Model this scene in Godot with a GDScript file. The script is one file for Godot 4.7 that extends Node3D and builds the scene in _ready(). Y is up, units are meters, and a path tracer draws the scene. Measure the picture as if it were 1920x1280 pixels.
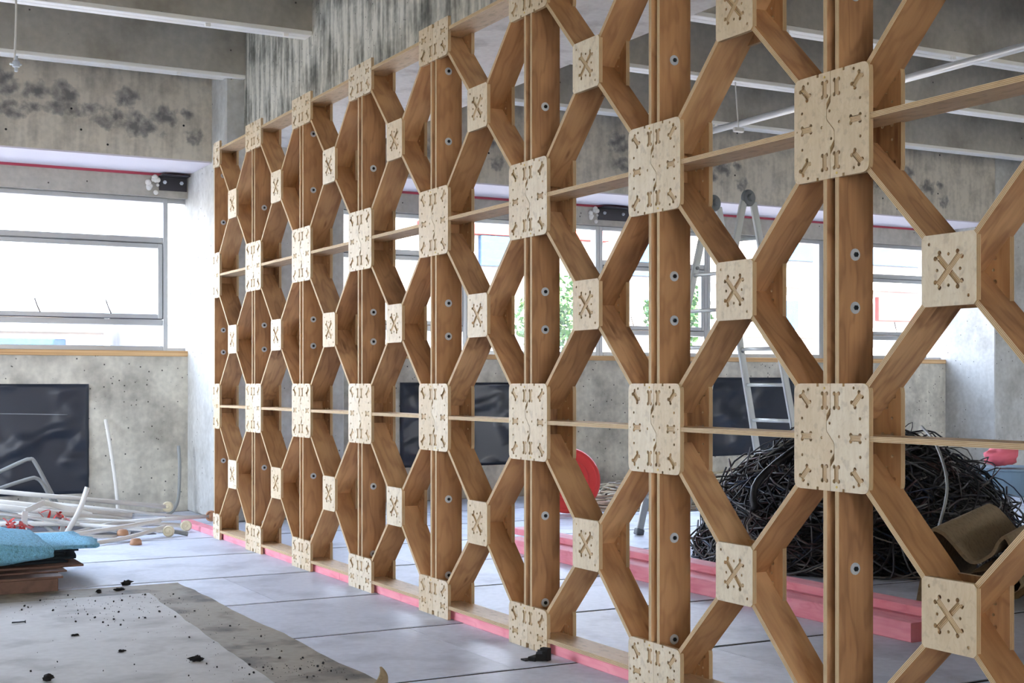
extends Node3D
# A plywood lattice partition under assembly in a stripped concrete office floor.
# Axes: the lattice stands in the plane x = 0 (front faces towards -x) with its posts at z = 0, 1, 2 ...; the window wall is at z = -2.3.

var used := {}
var M := {}
var rng := RandomNumberGenerator.new()

const PLY := 0.017
const DEPTH := 0.15
const ROWS := [0.02, 1.016, 2.016, 3.016]

# ------------------------------------------------------------------ the scene
func _ready() -> void:
	rng.seed = 7
	var cam := Camera3D.new()
	cam.name = "camera"
	cam.projection = Camera3D.PROJECTION_FRUSTUM
	cam.near = 0.1
	cam.far = 400.0
	cam.size = 0.1 * 1280.0 / 2562.0
	cam.frustum_offset = Vector2(0.0, 0.1 * 79.2 / 2562.0)
	cam.position = Vector3(-2.9737, 1.187, 10.3654)
	cam.rotation_degrees = Vector3(0, -28.3503, 0)
	add_child(cam)
	cam.current = true
	var we := WorldEnvironment.new()
	we.name = "daylight"
	var env := Environment.new()
	env.background_mode = Environment.BG_SKY
	var sm := ProceduralSkyMaterial.new()
	sm.sky_top_color = Color(0.76, 0.85, 1.0)
	sm.sky_horizon_color = Color(0.95, 0.97, 1.0)
	sm.sky_curve = 0.25
	sm.ground_bottom_color = Color(0.45, 0.44, 0.42)
	sm.ground_horizon_color = Color(0.70, 0.70, 0.70)
	sm.sun_angle_max = 1.0
	var sky := Sky.new()
	sky.sky_material = sm
	env.sky = sky
	env.background_energy_multiplier = 1.4
	env.tonemap_mode = Environment.TONE_MAPPER_LINEAR
	env.tonemap_exposure = 16.5
	env.sdfgi_enabled = true
	env.ssao_enabled = true
	env.ssil_enabled = true
	we.environment = env
	add_child(we)
	var sun := DirectionalLight3D.new()
	sun.name = "sun"
	sun.light_color = Color(1.0, 0.95, 0.86)
	sun.light_energy = 3.0
	sun.light_angular_distance = 0.6
	sun.shadow_enabled = true
	sun.sky_mode = DirectionalLight3D.SKY_MODE_LIGHT_ONLY
	add_child(sun)
	sun.look_at_from_position(Vector3.ZERO, Vector3(-0.4, -1.0, -0.7), Vector3.UP)
	make_materials()
	make_room()
	make_outside()
	make_lattice()
	make_left_scrap()
	make_foreground()
	make_behind()

# ------------------------------------------------------------------ scene helpers
func numbered(called: String) -> String:
	if not used.has(called):
		used[called] = 0
		return called
	used[called] += 1
	return "%s_%03d" % [called, used[called]]

func tag(o: Node, label: String, category: String, group := "", kind := "") -> Node:
	o.set_meta("label", label)
	o.set_meta("category", category)
	if group: o.set_meta("group", group)
	if kind: o.set_meta("kind", kind)
	return o

func thing(called: String, label: String, category: String, at := Vector3.ZERO, group := "", kind := "") -> Node3D:
	var o := Node3D.new()
	o.name = numbered(called)
	add_child(o)
	o.position = at
	tag(o, label, category, group, kind)
	return o

func part(parent: Node, called: String, mesh: Mesh, mats, xf := Transform3D()) -> MeshInstance3D:
	var o := MeshInstance3D.new()
	o.name = called if parent != self else numbered(called)
	o.mesh = mesh
	o.transform = xf
	if mats is Array:
		for i in mats.size(): o.set_surface_override_material(i, mats[i])
	else:
		for i in mesh.get_surface_count(): o.set_surface_override_material(i, mats)
	parent.add_child(o, true)
	return o

func solo(called: String, label: String, category: String, mesh: Mesh, mats, at := Vector3.ZERO, group := "", kind := "") -> MeshInstance3D:
	var o := part(self, called, mesh, mats, Transform3D(Basis(), at))
	tag(o, label, category, group, kind)
	return o

# ------------------------------------------------------------------ mesh helpers
func tool(smooth := false) -> SurfaceTool:
	var st := SurfaceTool.new()
	st.begin(Mesh.PRIMITIVE_TRIANGLES)
	st.set_smooth_group(0 if smooth else -1)
	return st

func tri(st: SurfaceTool, a: Vector3, b: Vector3, c: Vector3, ua := Vector2.ZERO, ub := Vector2.ZERO, uc := Vector2.ZERO) -> void:
	# a, b, c run counter-clockwise seen from outside
	st.set_uv(ua); st.add_vertex(a)
	st.set_uv(uc); st.add_vertex(c)
	st.set_uv(ub); st.add_vertex(b)

func quad(st: SurfaceTool, a: Vector3, b: Vector3, c: Vector3, d: Vector3, u := [Vector2(0, 0), Vector2(1, 0), Vector2(1, 1), Vector2(0, 1)]) -> void:
	tri(st, a, b, c, u[0], u[1], u[2])
	tri(st, a, c, d, u[0], u[2], u[3])

func done(st: SurfaceTool, into: ArrayMesh = null) -> ArrayMesh:
	st.generate_normals()
	return st.commit(into)

func add_box(st: SurfaceTool, lo: Vector3, hi: Vector3, bev := 0.0, xf := Transform3D()) -> void:
	# a box with chamfered edges
	var c := (lo + hi) * 0.5
	var h := (hi - lo) * 0.5
	if bev <= 0.0:
		for ax in 3:
			for s in [-1.0, 1.0]:
				var u := Vector3.ZERO; var v := Vector3.ZERO; var n := Vector3.ZERO
				n[ax] = s * h[ax]; u[(ax + 1) % 3] = h[(ax + 1) % 3]; v[(ax + 2) % 3] = h[(ax + 2) % 3]
				if s < 0.0:
					var t := u; u = v; v = t
				quad(st, xf * (c + n - u - v), xf * (c + n + u - v), xf * (c + n + u + v), xf * (c + n - u + v))
		return
	var b := minf(bev, minf(h.x, minf(h.y, h.z)) * 0.9)
	for ax in 3:
		var a1 := (ax + 1) % 3
		var a2 := (ax + 2) % 3
		for s in [-1.0, 1.0]:
			var p := []
			for q in [[-1, -1], [1, -1], [1, 1], [-1, 1]]:
				var w := Vector3.ZERO
				w[ax] = s * h[ax]; w[a1] = q[0] * (h[a1] - b); w[a2] = q[1] * (h[a2] - b)
				p.append(xf * (c + w))
			if s > 0.0: quad(st, p[0], p[1], p[2], p[3])
			else: quad(st, p[3], p[2], p[1], p[0])
		for s1 in [-1.0, 1.0]:
			for s2 in [-1.0, 1.0]:
				var e := []
				for t in [-1.0, 1.0]:
					var w1 := Vector3.ZERO
					w1[ax] = t * (h[ax] - b); w1[a1] = s1 * h[a1]; w1[a2] = s2 * (h[a2] - b)
					var w2 := Vector3.ZERO
					w2[ax] = t * (h[ax] - b); w2[a1] = s1 * (h[a1] - b); w2[a2] = s2 * h[a2]
					e.append(xf * (c + w1)); e.append(xf * (c + w2))
				if s1 * s2 > 0.0: quad(st, e[0], e[1], e[3], e[2])
				else: quad(st, e[2], e[3], e[1], e[0])
	for sx in [-1.0, 1.0]:
		for sy in [-1.0, 1.0]:
			for sz in [-1.0, 1.0]:
				var pa: Vector3 = xf * (c + Vector3(sx * h.x, sy * (h.y - b), sz * (h.z - b)))
				var pb: Vector3 = xf * (c + Vector3(sx * (h.x - b), sy * h.y, sz * (h.z - b)))
				var pc: Vector3 = xf * (c + Vector3(sx * (h.x - b), sy * (h.y - b), sz * h.z))
				if sx * sy * sz > 0.0: tri(st, pa, pb, pc)
				else: tri(st, pa, pc, pb)

func box_mesh(lo: Vector3, hi: Vector3, bev := 0.0) -> ArrayMesh:
	var st := tool()
	add_box(st, lo, hi, bev)
	return done(st)

func smooth_path(pts: Array, n := 6) -> PackedVector3Array:
	var out := PackedVector3Array()
	for i in pts.size() - 1:
		var p0: Vector3 = pts[maxi(i - 1, 0)]
		var p1: Vector3 = pts[i]
		var p2: Vector3 = pts[i + 1]
		var p3: Vector3 = pts[mini(i + 2, pts.size() - 1)]
		for k in n:
			out.append(p1.cubic_interpolate(p2, p0, p3, float(k) / n))
	out.append(pts[-1])
	return out

func add_tube(st: SurfaceTool, path: PackedVector3Array, r: float, sides := 8, caps := true, r_in := 0.0) -> void:
	var rings := []
	var side := Vector3.UP
	for i in path.size():
		var d := (path[mini(i + 1, path.size() - 1)] - path[maxi(i - 1, 0)]).normalized()
		if i == 0: side = d.cross(Vector3.UP if absf(d.y) < 0.9 else Vector3.RIGHT).normalized()
		side = (side - d * side.dot(d)).normalized()
		var up := d.cross(side)
		var ring := []
		for k in sides:
			var a := TAU * k / sides
			ring.append(path[i] + (side * cos(a) + up * sin(a)) * r)
		rings.append(ring)
	for i in rings.size() - 1:
		for k in sides:
			var k2 := (k + 1) % sides
			quad(st, rings[i][k], rings[i][k2], rings[i + 1][k2], rings[i + 1][k])
	if caps:
		var last := path.size() - 1
		for k in sides:
			var k2 := (k + 1) % sides
			tri(st, path[0], rings[0][k2], rings[0][k])
			tri(st, path[last], rings[last][k], rings[last][k2])

func tube_mesh(pts: Array, r: float, sides := 8, n := 6) -> ArrayMesh:
	var st := tool(true)
	add_tube(st, smooth_path(pts, n) if pts.size() > 2 else PackedVector3Array(pts), r, sides)
	return done(st)

func lathe(profile: Array, sides := 20, smooth := false) -> ArrayMesh:
	# profile of (radius, height) from bottom to top, turned about y
	var st := tool(smooth)
	for i in profile.size() - 1:
		for k in sides:
			var a0 := TAU * k / sides
			var a1 := TAU * (k + 1) / sides
			var p: Vector2 = profile[i]
			var q: Vector2 = profile[i + 1]
			var A := Vector3(cos(a0) * p.x, p.y, -sin(a0) * p.x)
			var B := Vector3(cos(a1) * p.x, p.y, -sin(a1) * p.x)
			var C := Vector3(cos(a1) * q.x, q.y, -sin(a1) * q.x)
			var D := Vector3(cos(a0) * q.x, q.y, -sin(a0) * q.x)
			if p.x > 1e-6: tri(st, A, B, C)
			if q.x > 1e-6: tri(st, A, C, D)
	return done(st)

# ------------------------------------------------------------------ textures and materials
func noise_bytes(seed_: int, freq: float, w: int, h: int, octaves := 4, warp := 0.0) -> PackedByteArray:
	var n := FastNoiseLite.new()
	n.seed = seed_
	n.noise_type = FastNoiseLite.TYPE_SIMPLEX_SMOOTH
	n.frequency = freq
	n.fractal_octaves = octaves
	if warp > 0.0:
		n.domain_warp_enabled = true
		n.domain_warp_amplitude = warp
		n.domain_warp_frequency = freq
	var im := n.get_seamless_image(w, h)
	im.convert(Image.FORMAT_L8)
	return im.get_data()

func stretched(seed_: int, freq: float, w: int, h: int, sx: int, sy: int) -> PackedByteArray:
	# noise drawn out sx times across and sy times down
	var n := FastNoiseLite.new()
	n.seed = seed_
	n.frequency = freq
	n.fractal_octaves = 4
	var im := n.get_seamless_image(w / sx, h / sy)
	im.convert(Image.FORMAT_L8)
	im.resize(w, h, Image.INTERPOLATE_CUBIC)
	return im.get_data()

func picture(w: int, h: int, data: PackedByteArray) -> ImageTexture:
	return ImageTexture.create_from_image(Image.create_from_data(w, h, false, Image.FORMAT_RGB8, data))

func put(d: PackedByteArray, i: int, c: Color) -> void:
	d[i * 3] = clampi(int(c.r * 255.0), 0, 255)
	d[i * 3 + 1] = clampi(int(c.g * 255.0), 0, 255)
	d[i * 3 + 2] = clampi(int(c.b * 255.0), 0, 255)

func mat(called: String, albedo: Color, rough := 0.8, tex: Texture2D = null) -> StandardMaterial3D:
	var m := StandardMaterial3D.new()
	m.resource_name = called
	m.albedo_color = albedo
	m.roughness = rough
	m.albedo_texture = tex
	return m

func triplanar(m: StandardMaterial3D, tile: float, offset := Vector3.ZERO) -> StandardMaterial3D:
	m.uv1_triplanar = true
	m.uv1_world_triplanar = true
	m.uv1_triplanar_sharpness = 8.0
	m.uv1_scale = Vector3.ONE / tile
	m.uv1_offset = offset
	return m

func wood_texture(seed_: int, light: Color, dark: Color, rings: float, knots: int) -> ImageTexture:
	# grain along u (1.2 m), rings across v
	var w := 512; var h := 256
	var warp := stretched(seed_, 0.006, w, h, 2, 1)
	var fine := stretched(seed_ + 1, 0.06, w, h, 8, 1)
	var tone := noise_bytes(seed_ + 2, 0.006, w, h, 2)
	var d := PackedByteArray(); d.resize(w * h * 3)
	var r := RandomNumberGenerator.new(); r.seed = seed_
	var kn := []
	for k in knots: kn.append(Vector3(r.randf() * w, r.randf() * h, r.randf_range(5, 10)))
	for y in h:
		for x in w:
			var i := y * w + x
			var v := float(y) / h
			var push := 0.0
			var spot := 0.0
			for k in kn:
				var dx: float = (x - k.x) / 2.2
				var dy: float = y - k.y
				var q: float = (dx * dx + dy * dy) / (k.z * k.z)
				if q < 16.0:
					push += exp(-q * 0.35) * 0.35
					spot = maxf(spot, exp(-q * 1.6))
			var g := v * rings + (warp[i] / 255.0 - 0.5) * 2.6 + push * 2.0
			var s := 0.5 + 0.5 * sin(g * TAU)
			s = pow(s, 3.0) * 0.30 + (fine[i] / 255.0) * 0.32 + (tone[i] / 255.0 - 0.4) * 0.7 + spot * 0.9
			put(d, i, light.lerp(dark, clampf(s, 0.0, 1.1)))
	return picture(w, h, d)

func edge_texture() -> ImageTexture:
	# the cut edge of plywood: seven veneers in turns, pale long grain and darker end grain
	var w := 256; var h := 56
	var fine := stretched(71, 0.1, 256, 64, 4, 1)
	var d := PackedByteArray(); d.resize(w * h * 3)
	for y in h:
		var layer := int(y * 7.0 / h)
		for x in w:
			var f := fine[y * 256 + x] / 255.0
			var c := Color(0.90, 0.82, 0.68) if layer % 2 == 0 else Color(0.74, 0.61, 0.45)
			if y % 8 == 0: c = Color(0.50, 0.39, 0.27)
			put(d, y * w + x, c.lerp(Color(0.55, 0.44, 0.32), maxf(0.0, f - 0.5) * 0.7))
	return picture(w, h, d)

func plate_texture(seed_: int) -> ImageTexture:
	var w := 512; var h := 512
	var grain := stretched(seed_, 0.04, w, h, 8, 1)
	var wave := stretched(seed_ + 3, 0.01, w, h, 2, 1)
	var tone := noise_bytes(seed_ + 1, 0.008, w, h, 3)
	var dirt := noise_bytes(seed_ + 2, 0.02, w, h, 5, 12.0)
	var d := PackedByteArray(); d.resize(w * h * 3)
	for y in h:
		for x in w:
			var i := y * w + x
			var ring := 0.5 + 0.5 * sin((float(y) / h * 7.0 + (wave[i] / 255.0) * 5.0) * TAU)
			var c := Color(0.90, 0.86, 0.78).lerp(Color(0.78, 0.70, 0.58), (grain[i] / 255.0) * 0.35 + pow(ring, 4.0) * 0.14 + (tone[i] / 255.0 - 0.3) * 0.25)
			c = c.lerp(Color(0.60, 0.54, 0.46), clampf((dirt[i] / 255.0 - 0.62) * 1.2, 0.0, 0.25))
			put(d, i, c)
	return picture(w, h, d)

func concrete_texture(seed_: int, base: Color, dark: Color, blot: float, streak: float, pits: int, size := 768) -> ImageTexture:
	var n1 := noise_bytes(seed_, 0.006, size, size, 5, 20.0)
	var n2 := noise_bytes(seed_ + 1, 0.05, size, size, 4)
	var n3 := stretched(seed_ + 2, 0.03, size, size, 1, 8)
	var d := PackedByteArray(); d.resize(size * size * 3)
	for i in size * size:
		var a := n1[i] / 255.0
		var s := clampf((a - 0.42) * blot * 2.0, 0.0, 1.0) * 0.5 + (n2[i] / 255.0 - 0.5) * 0.30 + clampf(n3[i] / 255.0 - 0.5, -0.5, 0.5) * streak
		put(d, i, base.lerp(dark, clampf(s + 0.1, -0.15, 1.0)))
	var r := RandomNumberGenerator.new(); r.seed = seed_ + 9
	for k in pits:
		var px := r.randi_range(2, size - 4)
		var py := r.randi_range(2, size - 4)
		var rad := r.randf_range(0.5, 1.9)
		for yy in range(-2, 3):
			for xx in range(-2, 3):
				if xx * xx + yy * yy <= rad * rad: put(d, (py + yy) * size + px + xx, dark * 0.55)
	return picture(size, size, d)

func stained_texture() -> ImageTexture:
	# face of the downstand beam above the windows, 3 m long and 1.5 m tall: black mould blots near its foot, drips above
	var w := 1024; var h := 512
	var n1 := noise_bytes(301, 0.008, w, h, 5, 15.0)
	var n2 := noise_bytes(302, 0.05, w, h, 4)
	var n3 := stretched(303, 0.03, w, h, 1, 8)
	var n4 := noise_bytes(304, 0.022, w, h, 5, 18.0)
	var blots := [[-1.33, 3.66, 0.16, 0.13], [-1.05, 3.62, 0.14, 0.10], [-0.84, 3.63, 0.14, 0.12], [-0.85, 3.5, 0.4, 0.07], [-0.32, 3.64, 0.13, 0.10], [-0.45, 3.45, 0.18, 0.10], [-0.2, 3.42, 0.25, 0.12], [0.02, 3.52, 0.12, 0.12], [0.2, 3.54, 0.07, 0.06], [-1.25, 3.45, 0.2, 0.08], [0.25, 3.36, 0.1, 0.08]]
	var d := PackedByteArray(); d.resize(w * h * 3)
	for y in h:
		var Y := 4.5 - 1.5 * y / h
		for x in w:
			var i := y * w + x
			var X := -2.6 + 3.0 * x / w
			var s := (n1[i] / 255.0 - 0.4) * 0.7 + (n2[i] / 255.0 - 0.5) * 0.3 + (n3[i] / 255.0 - 0.5) * 0.5
			var c := Color(0.80, 0.77, 0.71).lerp(Color(0.52, 0.50, 0.46), clampf(s, -0.1, 1.0))
			var b := 0.0
			for q in blots:
				var dx: float = (X - q[0]) / q[2]
				var dy: float = (Y - q[1]) / q[3]
				var e := dx * dx + dy * dy
				if e < 4.0: b = maxf(b, 1.0 - e * 0.5)
			b = clampf((b - 1.05 + (n4[i] / 255.0) * 0.95) * 1.8, 0.0, 1.0)
			c = c.lerp(Color(0.36, 0.36, 0.37), b * 0.75)
			put(d, i, c)
	for q in [[-1.0, 4.05], [-0.78, 3.5], [0.2, 3.9], [0.17, 3.44], [-0.7, 3.33], [-1.3, 3.28], [-0.48, 3.22]]:
		var cx := int((q[0] + 2.6) / 3.0 * w)
		var cy := int((4.5 - q[1]) / 1.5 * h)
		for yy in range(-4, 5):
			for xx in range(-4, 5):
				if xx * xx + yy * yy <= 9: put(d, (cy + yy) * w + cx + xx, Color(0.08, 0.08, 0.08))
	return picture(w, h, d)

func flecked(seed_: int, base: Color, spot: Color, size := 512, freq := 0.01, mixed := 0.6) -> ImageTexture:
	var n1 := noise_bytes(seed_, freq, size, size, 5, 25.0)
	var n2 := noise_bytes(seed_ + 1, 0.08, size, size, 3)
	var d := PackedByteArray(); d.resize(size * size * 3)
	for i in size * size:
		var s := clampf((n1[i] / 255.0 - 0.5) * 2.2, 0.0, 1.0) * mixed + (n2[i] / 255.0 - 0.5) * 0.22
		put(d, i, base.lerp(spot, clampf(s, -0.2, 1.0)))
	return picture(size, size, d)

func bump(seed_: int, freq: float, size := 256) -> NoiseTexture2D:
	var t := NoiseTexture2D.new()
	t.width = size; t.height = size; t.seamless = true
	var n := FastNoiseLite.new()
	n.seed = seed_; n.frequency = freq; n.fractal_octaves = 4
	t.noise = n
	return t

func make_materials() -> void:
	var w1 := wood_texture(11, Color(0.86, 0.69, 0.50), Color(0.65, 0.47, 0.32), 2.4, 2)
	var w2 := wood_texture(23, Color(0.84, 0.67, 0.49), Color(0.58, 0.42, 0.29), 1.6, 3)
	M.board = []
	for k in 6:
		var m := mat("board_face", Color.WHITE.lerp(Color(0.88, 0.84, 0.80), (k % 3) * 0.5), 0.62, w1 if k % 2 == 0 else w2)
		m.uv1_scale = Vector3(1.0 / 1.2, 1.0 / 0.36, 1)
		m.uv1_offset = Vector3(0.17 * k, 0.29 * k, 0)
		M.board.append(m)
	M.edge = mat("ply_edge", Color(0.98, 0.96, 0.92), 0.7, edge_texture())
	M.edge.uv1_scale = Vector3(1.0 / 0.5, 1, 1)
	M.plate = []
	var pt := [plate_texture(41), plate_texture(57)]
	for k in 6:
		var m := mat("plate_face", Color(1.0, 0.985, 0.955).lerp(Color(0.95, 0.90, 0.82), (k % 3) * 0.4), 0.6, pt[k % 2])
		m.uv1_scale = Vector3(1.0 / 0.5, 1.0 / 0.5, 1)
		m.uv1_offset = Vector3(0.31 * k, 0.23 * k, 0)
		M.plate.append(m)
	M.shelf = mat("shelf_face", Color(1.0, 0.92, 0.82), 0.6, pt[0])
	M.shelf.uv1_scale = Vector3(1.0 / 1.0, 1.0 / 0.5, 1)
	var bmp := bump(5, 0.03)
	M.wall = triplanar(mat("wall_concrete", Color.WHITE, 0.85, concrete_texture(101, Color(0.85, 0.83, 0.77), Color(0.52, 0.50, 0.46), 1.0, 0.25, 620)), 3.0)
	M.beam = triplanar(mat("beam_concrete", Color.WHITE, 0.85, concrete_texture(131, Color(0.76, 0.75, 0.70), Color(0.34, 0.34, 0.31), 1.2, 1.2, 260)), 2.0)
	M.stem = triplanar(mat("stem_concrete", Color.WHITE, 0.85, concrete_texture(151, Color(0.73, 0.71, 0.66), Color(0.52, 0.50, 0.46), 0.9, 0.15, 90)), 3.1)
	M.column = triplanar(mat("column_concrete", Color.WHITE, 0.8, concrete_texture(171, Color(0.80, 0.80, 0.78), Color(0.55, 0.54, 0.51), 0.7, 0.2, 160)), 2.7)
	for n in ["wall", "beam", "stem", "column"]:
		M[n].heightmap_enabled = true
		M[n].heightmap_texture = bmp
		M[n].heightmap_scale = 0.35
	M.stained = mat("stained_concrete", Color.WHITE, 0.85, stained_texture())
	M.pale_soffit = triplanar(mat("washed_soffit", Color.WHITE, 0.8, flecked(181, Color(0.95, 0.94, 0.91), Color(0.70, 0.68, 0.64), 512, 0.012, 0.5)), 2.0)
	M.soffit = mat("painted_soffit", Color(0.86, 0.84, 0.87), 0.7)  # one flat pale lilac tone for the beam underside
	M.bounce_white_strip = mat("white_painted_strip", Color(0.97, 0.96, 0.93), 0.5)  # white standing in for floor bounce on the rib undersides
	var ft := flecked(201, Color(0.86, 0.88, 0.93), Color(0.58, 0.60, 0.65), 768, 0.008, 0.5)
	M.floor = []
	for k in 3:
		var m := triplanar(mat("floor_panel", Color.WHITE.darkened(0.03 * k), 0.5, ft), 3.4, Vector3(0.31 * k, 0, 0.47 * k))
		m.metallic_specular = 0.5
		M.floor.append(m)
	M.gap = mat("floor_void", Color(0.05, 0.05, 0.06), 0.95)
	M.sheet_a = triplanar(mat("brown_sheet", Color.WHITE, 0.7, flecked(221, Color(0.59, 0.55, 0.48), Color(0.27, 0.24, 0.21), 512, 0.012, 0.8)), 2.2)
	M.sheet_b = triplanar(mat("grey_sheet", Color.WHITE, 0.7, flecked(231, Color(0.74, 0.72, 0.69), Color(0.54, 0.51, 0.47), 512, 0.01, 0.6)), 2.6)
	M.dirt = mat("dirt", Color(0.10, 0.09, 0.08), 0.95)
	M.pink = mat("pink_timber", Color(1, 1, 1), 0.65, wood_texture(61, Color(1.0, 0.65, 0.69), Color(0.92, 0.50, 0.55), 4.0, 1))
	M.alu = mat("aluminium", Color(0.72, 0.73, 0.74), 0.4)
	M.alu.metallic = 0.6
	M.alu_dark = mat("dark_gasket", Color(0.12, 0.12, 0.13), 0.6)
	M.glass = mat("window_glass", Color(0.93, 0.97, 1.0, 0.06), 0.02)
	M.glass.transparency = BaseMaterial3D.TRANSPARENCY_ALPHA
	M.sill = mat("sill_wood", Color.WHITE, 0.6, wood_texture(81, Color(0.88, 0.74, 0.54), Color(0.70, 0.50, 0.31), 3.0, 1))
	M.steel = mat("steel_bracket", Color(0.20, 0.19, 0.21), 0.5)
	M.zinc = mat("zinc", Color(0.80, 0.83, 0.86), 0.4)
	M.zinc.metallic = 0.3
	M.conduit = mat("conduit", Color(0.88, 0.88, 0.87), 0.35)
	M.conduit.metallic = 0.15
	M.bolt = mat("bolt", Color(0.17, 0.19, 0.21), 0.4)
	M.bolt.metallic = 0.6
	M.brass = mat("brass_screw", Color(0.86, 0.74, 0.42), 0.35)
	M.brass.metallic = 0.7
	M.foam = mat("white_foam", Color(0.90, 0.89, 0.86), 0.9)
	M.red_line = mat("red_sealant", Color(0.70, 0.27, 0.34), 0.7)
	M.tarp = mat("black_plastic", Color(0.13, 0.16, 0.21), 0.34)
	M.grey_plastic = mat("grey_plastic", Color(0.36, 0.36, 0.39), 0.5)  # dark grey in place of the shade between the scrap tubes
	M.tape = mat("silver_tape", Color(0.62, 0.64, 0.66), 0.35)
	M.white_metal = mat("white_enamel_tube", Color(0.88, 0.87, 0.84), 0.4)
	M.grey_tube = mat("grey_tube", Color(0.58, 0.59, 0.58), 0.45)
	M.knob = mat("cream_plastic", Color(0.86, 0.82, 0.70), 0.45)
	M.tan = mat("tan_plastic", Color(0.72, 0.55, 0.42), 0.6)
	M.red = mat("red_ribbon", Color(0.80, 0.17, 0.10), 0.55)
	M.carpet = mat("blue_carpet", Color.WHITE, 0.95, flecked(241, Color(0.52, 0.77, 0.88), Color(0.36, 0.54, 0.63), 256, 0.05, 0.8))
	M.carpet = triplanar(M.carpet, 0.35)
	M.carpet.heightmap_enabled = true
	M.carpet.heightmap_texture = bump(8, 0.12)
	M.carpet.heightmap_scale = 1.0
	M.backing = mat("carpet_backing", Color(0.11, 0.15, 0.17), 0.95)
	M.crate = mat("brown_board", Color.WHITE, 0.75, flecked(251, Color(0.46, 0.34, 0.28), Color(0.30, 0.22, 0.18), 256, 0.02, 0.6))
	M.crate = triplanar(M.crate, 0.6)
	M.ladder = mat("ladder_aluminium", Color(0.82, 0.83, 0.82), 0.4)
	M.ladder.metallic = 0.25
	M.ladder_joint = mat("ladder_hinge", Color(0.50, 0.52, 0.53), 0.45)
	M.cable = mat("black_cable", Color(1, 1, 1), 0.5)
	M.cable.vertex_color_use_as_albedo = true
	M.rubber = mat("thick_black_cable", Color(0.11, 0.11, 0.12), 0.5)
	M.drum = mat("red_plastic", Color(0.84, 0.25, 0.24), 0.45)
	M.felt = triplanar(mat("brown_underlay", Color.WHITE, 0.95, flecked(261, Color(0.64, 0.56, 0.44), Color(0.46, 0.39, 0.30), 256, 0.06, 0.7)), 0.5)
	M.tub = mat("blue_grey_plastic", Color(0.42, 0.50, 0.55), 0.5)
	M.pinkcloth = mat("pink_cloth", Color(0.88, 0.42, 0.46), 0.8)
	M.stone = triplanar(mat("pale_stone", Color.WHITE, 0.9, concrete_texture(191, Color(0.66, 0.63, 0.60), Color(0.44, 0.42, 0.42), 0.8, 0.2, 0, 256)), 6.0)
	M.brick = mat("red_render", Color(0.46, 0.13, 0.12), 0.9)
	M.blueglass = mat("dark_blue_glazing", Color(0.08, 0.22, 0.34), 0.3)
	M.paleglass = mat("pale_glazing", Color(0.60, 0.68, 0.74), 0.3)
	M.asphalt = mat("asphalt", Color(0.30, 0.30, 0.31), 0.95)
	M.leaf = mat("leaf", Color(0.16, 0.30, 0.08), 0.7)
	M.bark = mat("bark", Color(0.24, 0.19, 0.15), 0.9)

# ------------------------------------------------------------------ the lattice
func board_mesh(L: float, D := DEPTH - 0.006, T := PLY) -> ArrayMesh:
	# length along y, depth along x, thickness along z; surface 0 the two faces, surface 1 the cut edges
	var a := L * 0.5; var b := D * 0.5; var c := T * 0.5
	var f := tool()
	for s in [-1.0, 1.0]:
		var p := [Vector3(-b * s, -a, c * s), Vector3(b * s, -a, c * s), Vector3(b * s, a, c * s), Vector3(-b * s, a, c * s)]
		var o := 0.0 if s > 0.0 else 0.5
		quad(f, p[0], p[1], p[2], p[3], [Vector2(0, o), Vector2(0, o + D), Vector2(L, o + D), Vector2(L, o)])
	var m := done(f)
	var e := tool()
	for s in [-1.0, 1.0]:
		quad(e, Vector3(b * s, -a, c * s), Vector3(b * s, -a, -c * s), Vector3(b * s, a, -c * s), Vector3(b * s, a, c * s), [Vector2(0, 0), Vector2(0, 1), Vector2(L, 1), Vector2(L, 0)])
		quad(e, Vector3(-b * s, a * s, c), Vector3(b * s, a * s, c), Vector3(b * s, a * s, -c), Vector3(-b * s, a * s, -c), [Vector2(0, 0), Vector2(D, 0), Vector2(D, 1), Vector2(0, 1)])
	return done(e, m)

func circle(c: Vector2, r: float, n := 8) -> PackedVector2Array:
	var p := PackedVector2Array()
	for k in n: p.append(c + Vector2(cos(TAU * k / n), sin(TAU * k / n)) * r)
	return p

func merged(a: PackedVector2Array, b: PackedVector2Array) -> PackedVector2Array:
	var best := PackedVector2Array()
	var most := -1.0
	for p in Geometry2D.merge_polygons(a, b):
		if Geometry2D.is_polygon_clockwise(p): continue
		var box := Rect2(p[0], Vector2.ZERO)
		for q in p: box = box.expand(q)
		if box.get_area() > most:
			most = box.get_area()
			best = p
	return best

func dogbone(c: Vector2, ang: float, length: float, width := 0.0200, r := 0.0072) -> PackedVector2Array:
	# a routed slot with relieved corners
	var u := Vector2(cos(ang), sin(ang)); var v := Vector2(-u.y, u.x)
	var a := u * length * 0.5; var b := v * width * 0.5
	var p := PackedVector2Array([c - a - b, c + a - b, c + a + b, c - a + b])
	for s in [-1.0, 1.0]:
		for t in [-1.0, 1.0]:
			p = merged(p, circle(c + a * s - u * s * 0.002 + b * t * 1.02, r))
	return p

func rounded(pts: Array) -> PackedVector2Array:
	# each entry: point, radius
	var out := PackedVector2Array()
	var n := pts.size()
	for i in n:
		var p: Vector2 = pts[i][0]
		var r: float = pts[i][1]
		if r <= 0.0:
			out.append(p)
			continue
		var a: Vector2 = p + (pts[(i + n - 1) % n][0] - p).normalized() * r
		var b: Vector2 = p + (pts[(i + 1) % n][0] - p).normalized() * r
		for k in 5:
			var t := k / 4.0
			out.append(a.lerp(p, t).lerp(p.lerp(b, t), t))
	return out

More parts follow.
